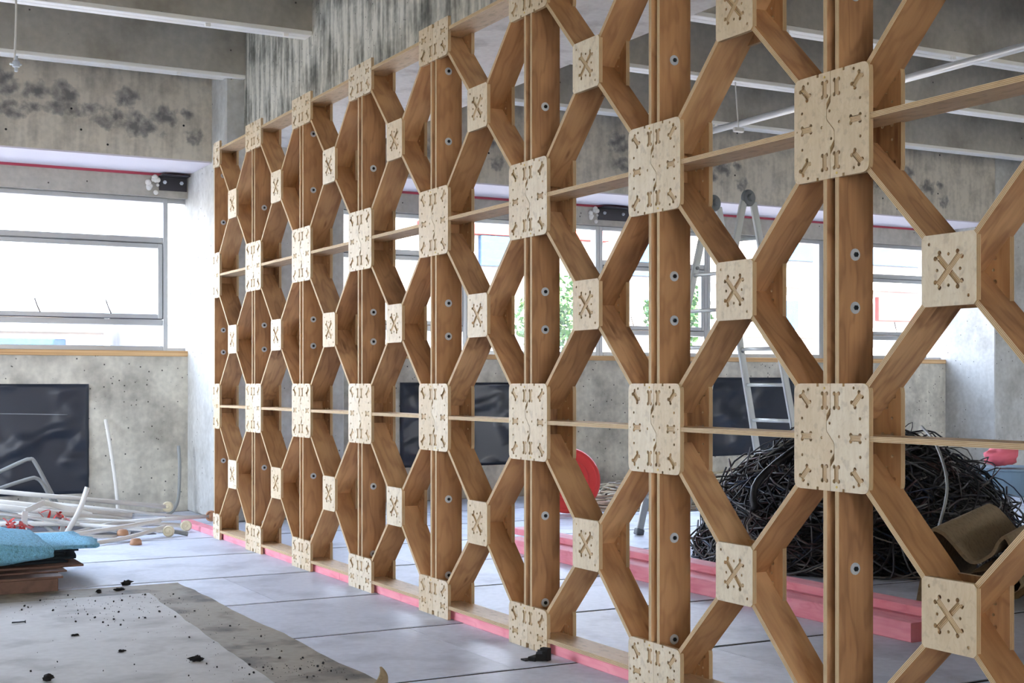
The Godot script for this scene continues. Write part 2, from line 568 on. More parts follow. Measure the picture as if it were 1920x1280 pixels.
func bake(outline: PackedVector2Array, holes: Array) -> ArrayMesh:
	# a plate cut from ply: (a, b) of the outline become (z, y), thickness runs along x from 0 to PLY
	var root := CSGPolygon3D.new()
	root.polygon = outline
	root.depth = PLY
	for h in holes:
		var c := CSGPolygon3D.new()
		c.polygon = h
		c.depth = 0.1
		c.position.z = 0.05
		c.operation = CSGShape3D.OPERATION_SUBTRACTION
		root.add_child(c)
	add_child(root)
	root._update_shape()
	var m := root.bake_static_mesh()
	remove_child(root)
	root.free()
	var lo := m.get_aabb().position.z
	var f := tool(); var e := tool()
	for s in m.get_surface_count():
		var arr := m.surface_get_arrays(s)
		var v: PackedVector3Array = arr[Mesh.ARRAY_VERTEX]
		var ix = arr[Mesh.ARRAY_INDEX]
		var n: int = v.size() if ix == null else ix.size()
		for k in range(0, n, 3):
			var p := []
			for j in 3:
				var q: Vector3 = v[k + j] if ix == null else v[ix[k + j]]
				p.append(Vector3(q.z - lo, q.y, q.x))
			# the source runs clockwise; swapping two axes turns it round, so p is counter-clockwise seen from outside
			var nn: Vector3 = (p[1] - p[0]).cross(p[2] - p[0])
			if nn.length() < 1e-12: continue
			if absf(nn.normalized().x) > 0.7:
				tri(f, p[0], p[1], p[2], Vector2(p[0].y, p[0].z), Vector2(p[1].y, p[1].z), Vector2(p[2].y, p[2].z))
			else:
				var uv := []
				for q in p: uv.append(Vector2(q.y + q.z, q.x / PLY))
				tri(e, p[0], p[1], p[2], uv[0], uv[1], uv[2])
	return done(e, done(f))

func mirrored(p: PackedVector2Array) -> PackedVector2Array:
	var out := PackedVector2Array()
	for i in p.size(): out.append(Vector2(-p[p.size() - 1 - i].x, p[p.size() - 1 - i].y))
	return out

func make_lattice() -> void:
	var root := thing("lattice_wall", "plywood lattice partition wall of crossed boards, paired posts and pale joint plates", "partition wall")
	var g := 0.0010
	# the left half of a full joint plate; its right half is the same piece turned half round
	var half := rounded([[Vector2(-0.1755, -0.172), 0.03], [Vector2(-g, -0.172), 0.0], [Vector2(-g, -0.073), 0.0], [Vector2(0.0172, -0.050), 0.0], [Vector2(0.0172, -0.020), 0.006], [Vector2(-0.0190, 0.0185), 0.006], [Vector2(-0.0190, 0.071), 0.0], [Vector2(-g, 0.095), 0.0], [Vector2(-g, 0.172), 0.0], [Vector2(-0.1755, 0.172), 0.03]])
	var d45 := PI / 4
	var holes := [dogbone(Vector2(-0.122, 0.121), -d45, 0.05), dogbone(Vector2(-0.122, -0.121), d45, 0.05), dogbone(Vector2(-0.028, 0.117), PI / 2, 0.05), dogbone(Vector2(-0.028, -0.117), PI / 2, 0.05), dogbone(Vector2(-0.115, 0.0), 0.0, 0.046)]
	for c in [[-0.108, 0.152], [-0.107, -0.158], [-0.137, 0.058], [-0.136, -0.062], [-0.041, -0.003], [0.004, -0.045], [-0.161, 0.0]]:
		holes.append(circle(Vector2(c[0], c[1]), 0.0052 if c[0] > -0.16 else 0.003))
	for s in [1.0, -1.0]:
		holes.append(PackedVector2Array([Vector2(-0.066, 0.162 * s), Vector2(-0.056, 0.162 * s), Vector2(-0.056, 0.18 * s), Vector2(-0.066, 0.18 * s)]))
	var plate := bake(half, holes)
	# foot plate, left half: cut just under the bottom shelf, with slits along its foot
	var foot_out := rounded([[Vector2(-0.1755, -0.019), 0.0], [Vector2(-0.013, -0.019), 0.0], [Vector2(-0.013, 0.004), 0.0], [Vector2(-0.0007, 0.004), 0.0], [Vector2(-0.0007, 0.172), 0.0], [Vector2(-0.1755, 0.172), 0.03]])
	var foot_holes := [dogbone(Vector2(-0.122, 0.121), -d45, 0.05), dogbone(Vector2(-0.028, 0.117), PI / 2, 0.05), dogbone(Vector2(-0.115, 0.043), 0.0, 0.046)]
	for c in [[-0.108, 0.152], [-0.137, 0.088], [-0.03, 0.055], [-0.12, 0.012], [-0.161, 0.043]]: foot_holes.append(circle(Vector2(c[0], c[1]), 0.0052))
	foot_holes.append(PackedVector2Array([Vector2(-0.066, 0.162), Vector2(-0.056, 0.162), Vector2(-0.056, 0.18), Vector2(-0.066, 0.18)]))
	foot_holes.append(PackedVector2Array([Vector2(-0.066, -0.03), Vector2(-0.058, -0.03), Vector2(-0.058, 0.008), Vector2(-0.066, 0.008)]))
	var foot_l := bake(foot_out, foot_holes)
	var mirror_holes := []
	for h in foot_holes: mirror_holes.append(mirrored(h))
	var foot_r := bake(mirrored(foot_out), mirror_holes)
	# node plate with the crossed slot
	var hn := 0.1045
	var cross := merged(PackedVector2Array([Vector2(-0.0485, -0.0355), Vector2(-0.0355, -0.0485), Vector2(0.0485, 0.0355), Vector2(0.0355, 0.0485)]), PackedVector2Array([Vector2(0.0485, -0.0355), Vector2(0.0355, -0.0485), Vector2(-0.0485, 0.0355), Vector2(-0.0355, 0.0485)]))
	var node_holes := [cross]
	if Geometry2D.is_polygon_clockwise(cross): cross.reverse()
	for sx in [-1.0, 1.0]:
		for sy in [-1.0, 1.0]:
			for q in [Vector2(0.0505, 0.0345), Vector2(0.0345, 0.0505)]:
				cross = merged(cross, circle(Vector2(q.x * sx, q.y * sy), 0.0072))
	node_holes = [cross]
	for c in [[0, 0.045], [0, -0.045], [0.044, 0], [-0.044, 0], [-0.075, 0.078], [0.075, -0.078]]: node_holes.append(circle(Vector2(c[0], c[1]), 0.0052))
	var ch := 0.011
	var node_plate := bake(PackedVector2Array([Vector2(-hn + ch, -hn), Vector2(hn - ch, -hn), Vector2(hn, -hn + ch), Vector2(hn, hn - ch), Vector2(hn - ch, hn), Vector2(-hn + ch, hn), Vector2(-hn, hn - ch), Vector2(-hn, -hn + ch)]), node_holes)
	var turn := Basis(Vector3.RIGHT, PI)
	var screw := lathe([Vector2(0, 0), Vector2(0.0042, 0), Vector2(0.0042, 0.0012), Vector2(0.003, 0.002), Vector2(0, 0.0012)], 8)
	var to_front := Basis(Vector3(0, 0, 1), PI / 2)   # turns +y to -x
	var KMAX := 9
	for k in KMAX + 1:
		for r in 4:
			for face in 2:
				var x := 0.0 if face == 0 else DEPTH - PLY
				var at := Vector3(x, ROWS[r], k)
				var pick: Material = M.plate[(k * 5 + r * 3) % 6] if face == 0 else M.board[(k + r) % 6]
				var pick2: Material = M.plate[(k * 7 + r * 2 + 3) % 6] if face == 0 else M.board[(k + r + 2) % 6]
				var l_mesh: Mesh = plate; var r_mesh: Mesh = plate
				var l_b := Basis(); var r_b := turn
				if r == 0:
					l_mesh = foot_l; r_mesh = foot_r; r_b = Basis()
				elif r == 3:
					l_mesh = foot_r; r_mesh = foot_l; l_b = turn; r_b = turn
				# a half turn about x keeps the thickness direction
				if k > 0:
					var o := part(root, "joint_plate", l_mesh, [pick, M.edge], Transform3D(l_b, at))
					if face == 0 and k > 3: part(o, "screw_head", screw, M.brass, Transform3D(to_front, l_b.inverse() * Vector3(0.0, 0.157 if r != 3 else -0.157, -0.028)))
				if k < KMAX:
					var o2 := part(root, "joint_plate", r_mesh, [pick2, M.edge], Transform3D(r_b, at))
					if face == 0 and k > 3 and r < 3 and r > 0: part(o2, "screw_head", screw, M.brass, Transform3D(to_front, r_b.inverse() * Vector3(0.0, -0.158, 0.03)))
	# posts: two boards side by side with a slot between them
	var post := board_mesh(2.92)
	var cxm := DEPTH * 0.5
	var washer := lathe([Vector2(0.006, 0.0), Vector2(0.0195, 0.0), Vector2(0.0195, 0.003), Vector2(0.008, 0.004), Vector2(0.006, 0.004)], 16)
	var bolt := lathe([Vector2(0.0, 0.001), Vector2(0.0085, 0.001), Vector2(0.0085, 0.009), Vector2(0.0055, 0.012), Vector2(0.0, 0.012)], 6)
	var to_near := Basis(Vector3.RIGHT, PI / 2)   # turns +y to +z
	for k in KMAX + 1:
		for s in [-1, 1]:
			if (k == 0 and s < 0) or (k == KMAX and s > 0): continue
			part(root, "post_board", post, [M.board[(k * 3 + s + 7) % 6], M.edge], Transform3D(Basis(), Vector3(cxm, 1.515, k + 0.028 * s)))
		for y in [0.205, 0.595, 1.43, 1.60, 2.43, 2.79]:
			if (y == 2.79 and k % 2 == 1) or k == KMAX: continue
			var wz := part(root, "washer", washer, M.zinc, Transform3D(to_near, Vector3(0.07, y, k + 0.0365)))
			part(wz, "bolt", bolt, M.bolt)
	# crossing boards, nodes, shelves
	for k in KMAX:
		for r in 3:
			var mid := Vector3(cxm, (ROWS[r] + ROWS[r + 1]) * 0.5, k + 0.5)
			var rise: float = ROWS[r + 1] - ROWS[r]
			var cut := 0.065
			if r == 0 or r == 2: cut = 0.06
			var ln := sqrt(rise * rise + 1.0) * (1.0 - 2.0 * cut)
			for s in [-1.0, 1.0]:
				var ang: float = atan2(1.0, rise) * s
				var bd: ArrayMesh = board_mesh(ln) if not M.has("diag%d" % r) else M["diag%d" % r]
				M["diag%d" % r] = bd
				var over := 0.0 if (s > 0.0) == ((k + r) % 2 == 0) else 0.0035
				part(root, "diagonal_board", bd, [M.board[(k * 2 + r * 5 + int(s) + 1) % 6], M.edge], Transform3D(Basis(Vector3.RIGHT, ang), mid + Vector3(over, 0, 0)))
			for face in 2:
				part(root, "node_plate", node_plate, [M.plate[(k * 2 + r) % 6] if face == 0 else M.board[(k * 3 + r) % 6], M.edge], Transform3D(Basis(), Vector3(0.0 if face == 0 else DEPTH - PLY, mid.y, mid.z)))
		for r in 4:
			var y: float = ROWS[r]
			if r == 0: y += 0.043
			if r == 3: y -= 0.043
			if not M.has("shelfmesh"): M.shelfmesh = board_mesh(1.0 - 2 * 0.0365)
			part(root, "shelf_board", M.shelfmesh, [M.shelf, M.edge], Transform3D(Basis(Vector3.RIGHT, PI / 2), Vector3(cxm, y, k + 0.5)))
	# pink sole timbers under the lattice
	var spans := [[-1.05, 2.6], [2.604, 6.3], [6.304, 9.5]]
	var names := ["pink sole timber under the lattice beside the concrete column", "pink sole timber under the middle of the lattice", "pink sole timber under the lattice end away from the column"]
	for i in 3:
		solo("sole_timber", names[i], "timber", timber(spans[i][1] - spans[i][0], 0.09, 0.0445, 0.003), M.pink, Vector3(0.075, 0.0, (spans[i][0] + spans[i][1]) * 0.5), "pink sole timbers")

func timber(L: float, w: float, h: float, bev: float) -> ArrayMesh:
	# length along z, standing on y = 0, grain along the length
	var st := tool()
	var x := w * 0.5; var z := L * 0.5
	var prof := [Vector2(-x, bev), Vector2(-x + bev, 0), Vector2(x - bev, 0), Vector2(x, bev), Vector2(x, h - bev), Vector2(x - bev, h), Vector2(-x + bev, h), Vector2(-x, h - bev)]
	var run := 0.0
	for i in 8:
		var p: Vector2 = prof[i]; var q: Vector2 = prof[(i + 1) % 8]
		var l := p.distance_to(q) / 0.3
		quad(st, Vector3(p.x, p.y, z), Vector3(p.x, p.y, -z), Vector3(q.x, q.y, -z), Vector3(q.x, q.y, z), [Vector2(0, run), Vector2(L / 1.2, run), Vector2(L / 1.2, run + l), Vector2(0, run + l)])
		run += l
	for i in range(1, 7):
		tri(st, Vector3(prof[0].x, prof[0].y, z), Vector3(prof[i].x, prof[i].y, z), Vector3(prof[i + 1].x, prof[i + 1].y, z), prof[0], prof[i], prof[i + 1])
		tri(st, Vector3(prof[0].x, prof[0].y, -z), Vector3(prof[i + 1].x, prof[i + 1].y, -z), Vector3(prof[i].x, prof[i].y, -z), prof[0], prof[i + 1], prof[i])
	return done(st)

# ------------------------------------------------------------------ the room
func structure(called: String, label: String, category: String, lo: Vector3, hi: Vector3, m, bev := 0.0) -> MeshInstance3D:
	var c := Vector3((lo.x + hi.x) * 0.5, lo.y, (lo.z + hi.z) * 0.5)
	return solo(called, label, category, box_mesh(lo - c, hi - c, bev), m, c, "", "structure")

func face_mesh(lo: Vector3, hi: Vector3) -> ArrayMesh:
	# box whose +z face carries a 3 m by 1.5 m picture in place
	var st := tool()
	add_box(st, lo, hi)
	var m := done(st)
	var arr := m.surface_get_arrays(0)
	var v: PackedVector3Array = arr[Mesh.ARRAY_VERTEX]
	var uv := PackedVector2Array()
	for p in v: uv.append(Vector2((p.x + 2.6) / 3.0, (4.5 - p.y) / 1.5))
	arr[Mesh.ARRAY_TEX_UV] = uv
	var out := ArrayMesh.new()
	out.add_surface_from_arrays(Mesh.PRIMITIVE_TRIANGLES, arr)
	return out

func make_room() -> void:
	# floor: a dark void under panels laid with open joints
	var fl := thing("floor", "pale grey floor of wide panels with dark open joints", "floor", Vector3.ZERO, "", "structure")
	part(fl, "joint_filler", box_mesh(Vector3(-6.4, -0.35, -2.4), Vector3(14.2, -0.004, 20.2)), M.gap)
	var zs := [-2.3, -1.1, -0.03, 1.05, 2.155, 3.21, 4.275, 5.37, 6.45, 7.53, 8.6, 9.7, 10.8, 11.9, 13.0, 14.1, 15.2, 16.3, 17.4, 18.5, 19.6, 20.15]
	var gapw := 0.017
	for i in zs.size() - 1:
		var x := -6.3
		var shift := [0.0, 0.9, 0.3, 1.3][i % 4] as float
		var xs := [-6.3]
		var q := -6.3 + 0.9 + shift
		if i == 2: q = -6.3 + 0.2 + 2.4 - 0.1
		while q < 14.0:
			xs.append(q)
			q += 2.42
		xs.append(14.1)
		for j in xs.size() - 1:
			var lo := Vector3(xs[j] + 0.0015, 0.0, zs[i] + gapw)
			var hi := Vector3(xs[j + 1] - 0.0015, 0.0, zs[i + 1] - gapw)
			if hi.x - lo.x < 0.05: continue
			var c := (lo + hi) * 0.5
			var h := (hi - lo) * 0.5
			part(fl, "panel", box_mesh(Vector3(-h.x, -0.03, -h.z), Vector3(h.x, 0.0, h.z)), M.floor[(i * 5 + j * 2) % 3], Transform3D(Basis(), c))
	# window wall: dado, lintel, downstand beam, columns
	for b in [[-6.4, 0.42, "left of the concrete column"], [1.5, 10.12, "behind the lattice"]]:
		structure("wall_dado", "bare pitted concrete wall under the windows " + ("beside the scrap heap" if b[0] < 0 else "behind the cable pile"), "wall", Vector3(b[0], 0.0, -2.6), Vector3(b[1], 1.44, -2.3), M.wall)
		structure("wall_lintel", "thin concrete lintel over the windows " + ("beside the scrap heap" if b[0] < 0 else "behind the ladder"), "wall", Vector3(b[0], 2.915, -2.6), Vector3(b[1], 3.13, -2.3), M.stem)
		var sp := solo("concrete_beam", "mould-stained concrete downstand beam over the windows " + ("beside the lattice end" if b[0] < 0 else "behind the ladder"), "beam", face_mesh(Vector3(b[0], 3.145, -2.6), Vector3(b[1], 4.7, -1.5)), M.stained, Vector3.ZERO, "", "structure")
		part(sp, "soffit", box_mesh(Vector3(b[0], 3.131, -2.3), Vector3(b[1], 3.1449, -1.503)), M.soffit)
		structure("trim_sealant", "ragged red sealant line over the lintel " + ("beside the lattice end" if b[0] < 0 else "behind the ladder"), "sealant", Vector3(b[0], 3.108, -2.3), Vector3(b[1], 3.1305, -2.288), M.red_line)
		structure("trim_sill", "raw timber sill board under the windows " + ("beside the lattice end" if b[0] < 0 else "behind the ladder"), "window sill", Vector3(b[0], 1.441, -2.42), Vector3(b[1], 1.492, -2.29), M.sill, 0.004)
	structure("wall_column", "pale concrete column at the end of the lattice", "column", Vector3(0.42, 0.0, -2.6), Vector3(1.5, 4.7, -1.08), M.column, 0.012)
	structure("wall_column", "pale concrete column past the far end of the window bay", "column", Vector3(10.12, 0.0, -2.6), Vector3(11.2, 4.7, -1.5), M.column, 0.012)
	structure("wall_far", "plain concrete wall past the second column", "wall", Vector3(11.2, 0.0, -2.6), Vector3(14.2, 4.7, -2.3), M.wall)
	# main beam over the lattice line
	structure("concrete_beam", "deep streaked concrete beam running above the lattice", "beam", Vector3(0.58, 3.262, -1.079), Vector3(1.56, 4.7, 20.2), M.beam, 0.008)
	structure("trim_soffit", "pale washed soffit board under the deep beam above the lattice", "soffit", Vector3(0.60, 3.25, -1.079), Vector3(1.55, 3.2615, 20.2), M.pale_soffit)
	# ceiling ribs whose white foot strips carry the floor bounce light in their colour
	var rib := 0
	for side in [[-6.4, 0.579, [-1.03, 0.62, 2.27, 3.92, 5.57, 7.22, 8.87, 10.5, 12.2, 13.9, 15.5, 17.2, 18.8], "on the side of the carpet pile"], [1.561, 14.2, [-0.77, 0.9, 2.45, 4.05, 5.65, 7.3, 8.9, 10.5, 12.2, 13.9, 15.5, 17.2, 18.8], "on the side of the ladder"]]:
		for z in side[2]:
			rib += 1
			var o := structure("ceiling_rib", "concrete ceiling rib with bounce light painted as a white strip along its foot " + side[3], "beam", Vector3(side[0], 3.835, z - 0.15), Vector3(side[1], 4.7, z), M.stem)
			o.set_meta("group", "concrete ceiling ribs " + side[3])
			var w: float = side[1] - side[0]
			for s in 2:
				part(o, "bounce_white_strip", box_mesh(Vector3(-w * 0.5, -0.035, -0.076 + s * 0.08), Vector3(w * 0.5, -0.0005, -0.004 + s * 0.08), 0.004), M.bounce_white_strip)
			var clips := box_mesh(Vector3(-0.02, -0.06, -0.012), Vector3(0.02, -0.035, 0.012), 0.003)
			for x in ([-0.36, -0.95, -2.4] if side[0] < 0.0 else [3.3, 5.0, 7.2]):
				part(o, "clip", clips, M.bounce_white_strip, Transform3D(Basis(), Vector3(x + fmod(rib * 0.37, 0.8) - (side[0] + side[1]) * 0.5, 0, 0.05)))
	structure("ceiling", "concrete ceiling slab over the ribs", "ceiling", Vector3(-6.4, 4.701, -2.6), Vector3(14.2, 4.95, 20.4), M.stem)
	# the other sides of the room, with window bands
	for w in [["wall_left", Vector3(-6.6, 0, -2.6), Vector3(-6.4, 0.9, 20.4), "low part of the side wall across from the lattice"], ["wall_left", Vector3(-6.6, 2.8, -2.6), Vector3(-6.4, 4.95, 20.4), "high part of the side wall across from the lattice"], ["wall_left", Vector3(-6.6, 0.901, 1.2), Vector3(-6.4, 2.799, 20.4), "solid length of the side wall across from the lattice"], ["wall_back", Vector3(-6.4, 0, 20.2), Vector3(14.2, 0.7, 20.4), "low wall under the openings opposite the windows"], ["wall_back", Vector3(-6.4, 3.5, 20.2), Vector3(14.2, 4.95, 20.4), "high wall over the openings opposite the windows"], ["wall_right", Vector3(14.2, 0, -2.6), Vector3(14.4, 4.95, 20.4), "plain concrete wall beyond the second column"]]:
		structure(w[0], w[3], "wall", w[1], w[2], M.wall)
	for x in [-6.2, -2.2, 1.8, 5.8, 9.8, 13.8]:
		var o := structure("wall_pier", "concrete pier between the openings opposite the windows", "wall", Vector3(x - 0.2, 0.701, 20.21), Vector3(x + 0.2, 3.499, 20.39), M.wall)
		o.set_meta("group", "concrete piers between openings")
	structure("added_shade_block", "unseen block added past the lattice end to shade the near boards and the cable heap", "wall", Vector3(-1.0, 0, 11.0), Vector3(6.5, 3.24, 13.0), M.wall)  # added out of view to keep light from behind off the near lattice
	# windows
	var n := 0
	for w in [[-6.3, -4.7, false], [-4.7, -3.08, true], [-3.08, -1.44, false], [-1.44, 0.25, true], [1.75, 3.36, true], [3.36, 4.98, false], [4.98, 6.44, true], [6.44, 8.14, false], [8.14, 9.86, true]]:
		n += 1
		make_window(n, w[0], w[1], w[2])
	for x in [[0.25, 0.419], [1.501, 1.75], [9.86, 10.119]]:
		n += 1
		var o := thing("window_%d" % n, "narrow fixed pane between window frame and " + ("the column at the lattice end" if x[0] < 1.0 else "the column hidden behind the lattice" if x[0] < 2.0 else "the second column"), "window", Vector3((x[0] + x[1]) * 0.5, 1.492, -2.42), "", "structure")
		var h: float = (x[1] - x[0]) * 0.5
		part(o, "pane", box_mesh(Vector3(-h, 0.03, -0.003), Vector3(h, 1.38, 0.003)), M.glass)
		part(o, "rail", box_mesh(Vector3(-h, 0.0, -0.03), Vector3(h, 0.03, 0.03)), M.alu)
		part(o, "rail", box_mesh(Vector3(-h, 1.38, -0.03), Vector3(h, 1.422, 0.03)), M.alu)

func frame_mesh(x0: float, x1: float, y0: float, y1: float, w: float, zf: float, zb: float) -> ArrayMesh:
	var st := tool()
	add_box(st, Vector3(x0, y0, zb), Vector3(x0 + w, y1, zf), 0.004)
	add_box(st, Vector3(x1 - w, y0, zb), Vector3(x1, y1, zf), 0.004)
	add_box(st, Vector3(x0 + w, y0, zb), Vector3(x1 - w, y0 + w, zf), 0.004)
	add_box(st, Vector3(x0 + w, y1 - w, zb), Vector3(x1 - w, y1, zf), 0.004)
	return done(st)

func make_window(n: int, x0: float, x1: float, casement: bool) -> void:
	var kind := "aluminium window with an opening middle sash" if casement else "aluminium window with one large fixed pane"
	var where := ""
	if x1 < 1.0:
		where = ", beside the lattice end" if x1 > 0.0 else ", second from the lattice end" if x1 > -2.0 else ", further along from the lattice end, number %s" % ["three", "four", "five"][clampi(int((-x1 - 2.5) / 1.6), 0, 2)]
	else:
		where = ["next to the column hidden by the lattice", "behind the middle posts", "to one side of the ladder", "directly behind the ladder", "next to the second column"][n - 5]
		where = ", " + where
	var o := thing("window_%d" % n, kind + where, "window", Vector3((x0 + x1) * 0.5, 1.492, -2.42), "", "structure")
	var h := (x1 - x0) * 0.5
	part(o, "frame", frame_mesh(-h, h, 0.0, 1.422, 0.045, 0.06, -0.05), M.alu)
	if not casement:
		part(o, "pane", box_mesh(Vector3(-h + 0.045, 0.045, -0.003), Vector3(h - 0.045, 1.377, 0.003)), M.glass)
		return
	for y in [0.235, 1.0]:
		part(o, "transom", box_mesh(Vector3(-h + 0.045, y, -0.05), Vector3(h - 0.045, y + 0.055, 0.055), 0.005), M.alu)
	var sash := part(o, "sash", frame_mesh(-h + 0.056, h - 0.056, 0.298, 0.992, 0.042, 0.075, 0.02), M.alu)
	part(sash, "gasket", frame_mesh(-h + 0.046, h - 0.046, 0.291, 0.999, 0.012, 0.05, 0.03), M.alu_dark)
	part(sash, "pane", box_mesh(Vector3(-h + 0.098, 0.34, 0.04), Vector3(h - 0.098, 0.95, 0.046)), M.glass)
	for sx in [-0.3, 0.32]:
		part(sash, "stay", tube_mesh([Vector3(sx, 0.335, 0.09), Vector3(sx - 0.03, 0.40, 0.10), Vector3(sx - 0.05, 0.46, 0.10)], 0.006, 6), M.steel)
	part(o, "pane", box_mesh(Vector3(-h + 0.045, 0.045, -0.003), Vector3(h - 0.045, 0.235, 0.003)), M.glass)
	part(o, "pane", box_mesh(Vector3(-h + 0.045, 1.055, -0.003), Vector3(h - 0.045, 1.377, 0.003)), M.glass)

# ------------------------------------------------------------------ outside the windows
func building(label: String, x0: float, x1: float, y1: float, z: float, wall: Material, floors: Array, bays: int, glass: Material) -> Node3D:
	var o := thing("building", label, "building", Vector3((x0 + x1) * 0.5, -4.0, z))
	var h := (x1 - x0) * 0.5
	part(o, "wall", box_mesh(Vector3(-h, 0, -6), Vector3(h, y1 + 4.0, 0)), wall)
	for f in floors:
		part(o, "cornice", box_mesh(Vector3(-h - 0.1, f[0] + 4.0 + f[1] + 0.25, 0), Vector3(h + 0.1, f[0] + 4.0 + f[1] + 0.5, 0.35), 0.03), wall)
		for b in bays:
			var cx := -h + (b + 0.5) * 2.0 * h / bays
			var wv := h / bays * 0.55
			var w := part(o, "window", frame_mesh(cx - wv, cx + wv, f[0] + 4.0, f[0] + 4.0 + f[1], 0.12, 0.12, 0.0), M.stone)
			part(w, "pane", box_mesh(Vector3(cx - wv + 0.12, f[0] + 4.12, 0.0), Vector3(cx + wv - 0.12, f[0] + 3.88 + f[1], 0.05)), glass)
	return o

func make_outside() -> void:
	solo("street_ground", "grey asphalt street outside the windows", "street", box_mesh(Vector3(-60, -0.3, -60), Vector3(80, 0, -2.7)), M.asphalt, Vector3(0, -4.0, 0), "", "structure")
	var big := building("pale stone building across the street with a cornice over its windows", 6.0, 46.0, 7.5, -26.0, M.stone, [[-3.2, 2.6], [0.3, 2.2]], 14, M.paleglass)
	var rows := [["fascia", 13.5, 20.0, 5.62, 5.95, M.brick], ["glazed_panel", 15.5, 17.3, 4.7, 5.6, M.blueglass], ["glazed_panel", 26.0, 34.5, 5.35, 6.3, M.blueglass], ["fascia", 31.2, 33.2, 3.4, 4.25, M.brick], ["glazed_panel", 27.0, 27.6, 2.0, 4.0, M.blueglass], ["glazed_panel", 28.9, 29.6, 2.0, 4.0, M.blueglass], ["glazed_panel", 20.8, 22.4, 4.6, 6.0, M.blueglass], ["cornice", 24.0, 36.0, 4.45, 4.75, M.stone]]
	for q in rows:
		part(big, q[0], box_mesh(Vector3(q[1] - 26.0, q[3] + 4.0, 0.0), Vector3(q[2] - 26.0, q[4] + 4.0, 0.2), 0.02), q[5])
	var low := building("low pale building across the street seen beside the column", -30.0, 5.4, 3.4, -30.0, M.stone, [[-3.0, 2.4], [0.4, 2.0]], 9, M.paleglass)
	part(low, "glazed_panel", box_mesh(Vector3(13.3, 6.0, 0.0), Vector3(16.6, 6.45, 0.2), 0.02), M.blueglass)
	var hb := solo("hoarding", "low blue hoarding outside the window beside the lattice end", "hoarding", box_mesh(Vector3(-1.4, 0, 0), Vector3(1.4, 0.9, 0.08), 0.02), M.blueglass, Vector3(-2.9, 1.05, -12.0))
	solo("hoarding_post", "post carrying the low blue hoarding", "post", box_mesh(Vector3(-0.06, 0, 0), Vector3(0.06, 5.0, 0.06)), M.bark, Vector3(-2.9, -4.0, -12.07))
	for t in [[11.9, -15.0, 6.6, 1.0, "leafy green street tree behind the middle windows"], [15.3, -15.5, 6.8, 0.8, "smaller green street tree beside the leafy one"]]:
		var o := thing("street_tree", t[4], "tree", Vector3(t[0], -4.0, t[1]))
		part(o, "trunk", tube_mesh([Vector3(0, 0, 0), Vector3(0.05, 2.0, 0.03), Vector3(-0.05, t[2] - 1.0, 0)], 0.12, 8), M.bark)
		var st := tool()
		var r := RandomNumberGenerator.new(); r.seed = int(t[0] * 10)
		for k in 1400:
			var d: Vector3 = Vector3(r.randfn(), r.randfn() * 0.9, r.randfn()).normalized() * pow(r.randf(), 0.4) * t[3]
			var c: Vector3 = Vector3(0, t[2], 0) + d
			var u := Vector3(r.randfn(), r.randfn(), r.randfn()).normalized() * 0.09
			var v := u.cross(Vector3(r.randfn(), r.randfn(), r.randfn())).normalized() * 0.05
			quad(st, c - u, c - v, c + u, c + v)
		var cr := part(o, "crown", done(st), M.leaf)
		cr.set_meta("kind", "stuff")

# ------------------------------------------------------------------ scrap under the windows beside the lattice end
func sheet_mesh(w: float, h: float, t: float, nx: int, ny: int, amp: float, seed_: int) -> ArrayMesh:
	# a hanging sheet in x and y with folds towards +z
	var n := FastNoiseLite.new(); n.seed = seed_; n.frequency = 1.1; n.fractal_octaves = 3
	var st := tool(true)
	var g := []
	for j in ny + 1:
		var row := []
		for i in nx + 1:
			var x := w * (float(i) / nx - 0.5); var y := h * float(j) / ny
			var d := maxf(0.0, n.get_noise_2d(x * 1.2 + y * 0.8, y * 2.2 - x * 0.5)) * amp + t
			row.append(Vector3(x, y, d))
		g.append(row)
	for j in ny:
		for i in nx:
			quad(st, g[j][i], g[j][i + 1], g[j + 1][i + 1], g[j + 1][i])
	for i in nx:
		var a: Vector3 = g[0][i]; var b: Vector3 = g[0][i + 1]
		quad(st, Vector3(a.x, a.y, 0), Vector3(b.x, b.y, 0), b, a)
		a = g[ny][i]; b = g[ny][i + 1]
		quad(st, a, b, Vector3(b.x, b.y, 0), Vector3(a.x, a.y, 0))
	for j in ny:
		var a: Vector3 = g[j][0]; var b: Vector3 = g[j + 1][0]
		quad(st, Vector3(a.x, a.y, 0), a, b, Vector3(b.x, b.y, 0))
		a = g[j][nx]; b = g[j + 1][nx]
		quad(st, a, Vector3(a.x, a.y, 0), Vector3(b.x, b.y, 0), b)
	quad(st, Vector3(w * 0.5, 0, 0), Vector3(-w * 0.5, 0, 0), Vector3(-w * 0.5, h, 0), Vector3(w * 0.5, h, 0))
	return done(st)

func tube_thing(called: String, label: String, category: String, pts: Array, r: float, m: Material, group := "") -> MeshInstance3D:
	var base: Vector3 = pts[0]
	for p in pts:
		if p.y < base.y: base = p
	var local := []
	for p in pts: local.append(p - base)
	return solo(called, label, category, tube_mesh(local, r, 10, 5), m, base, group)

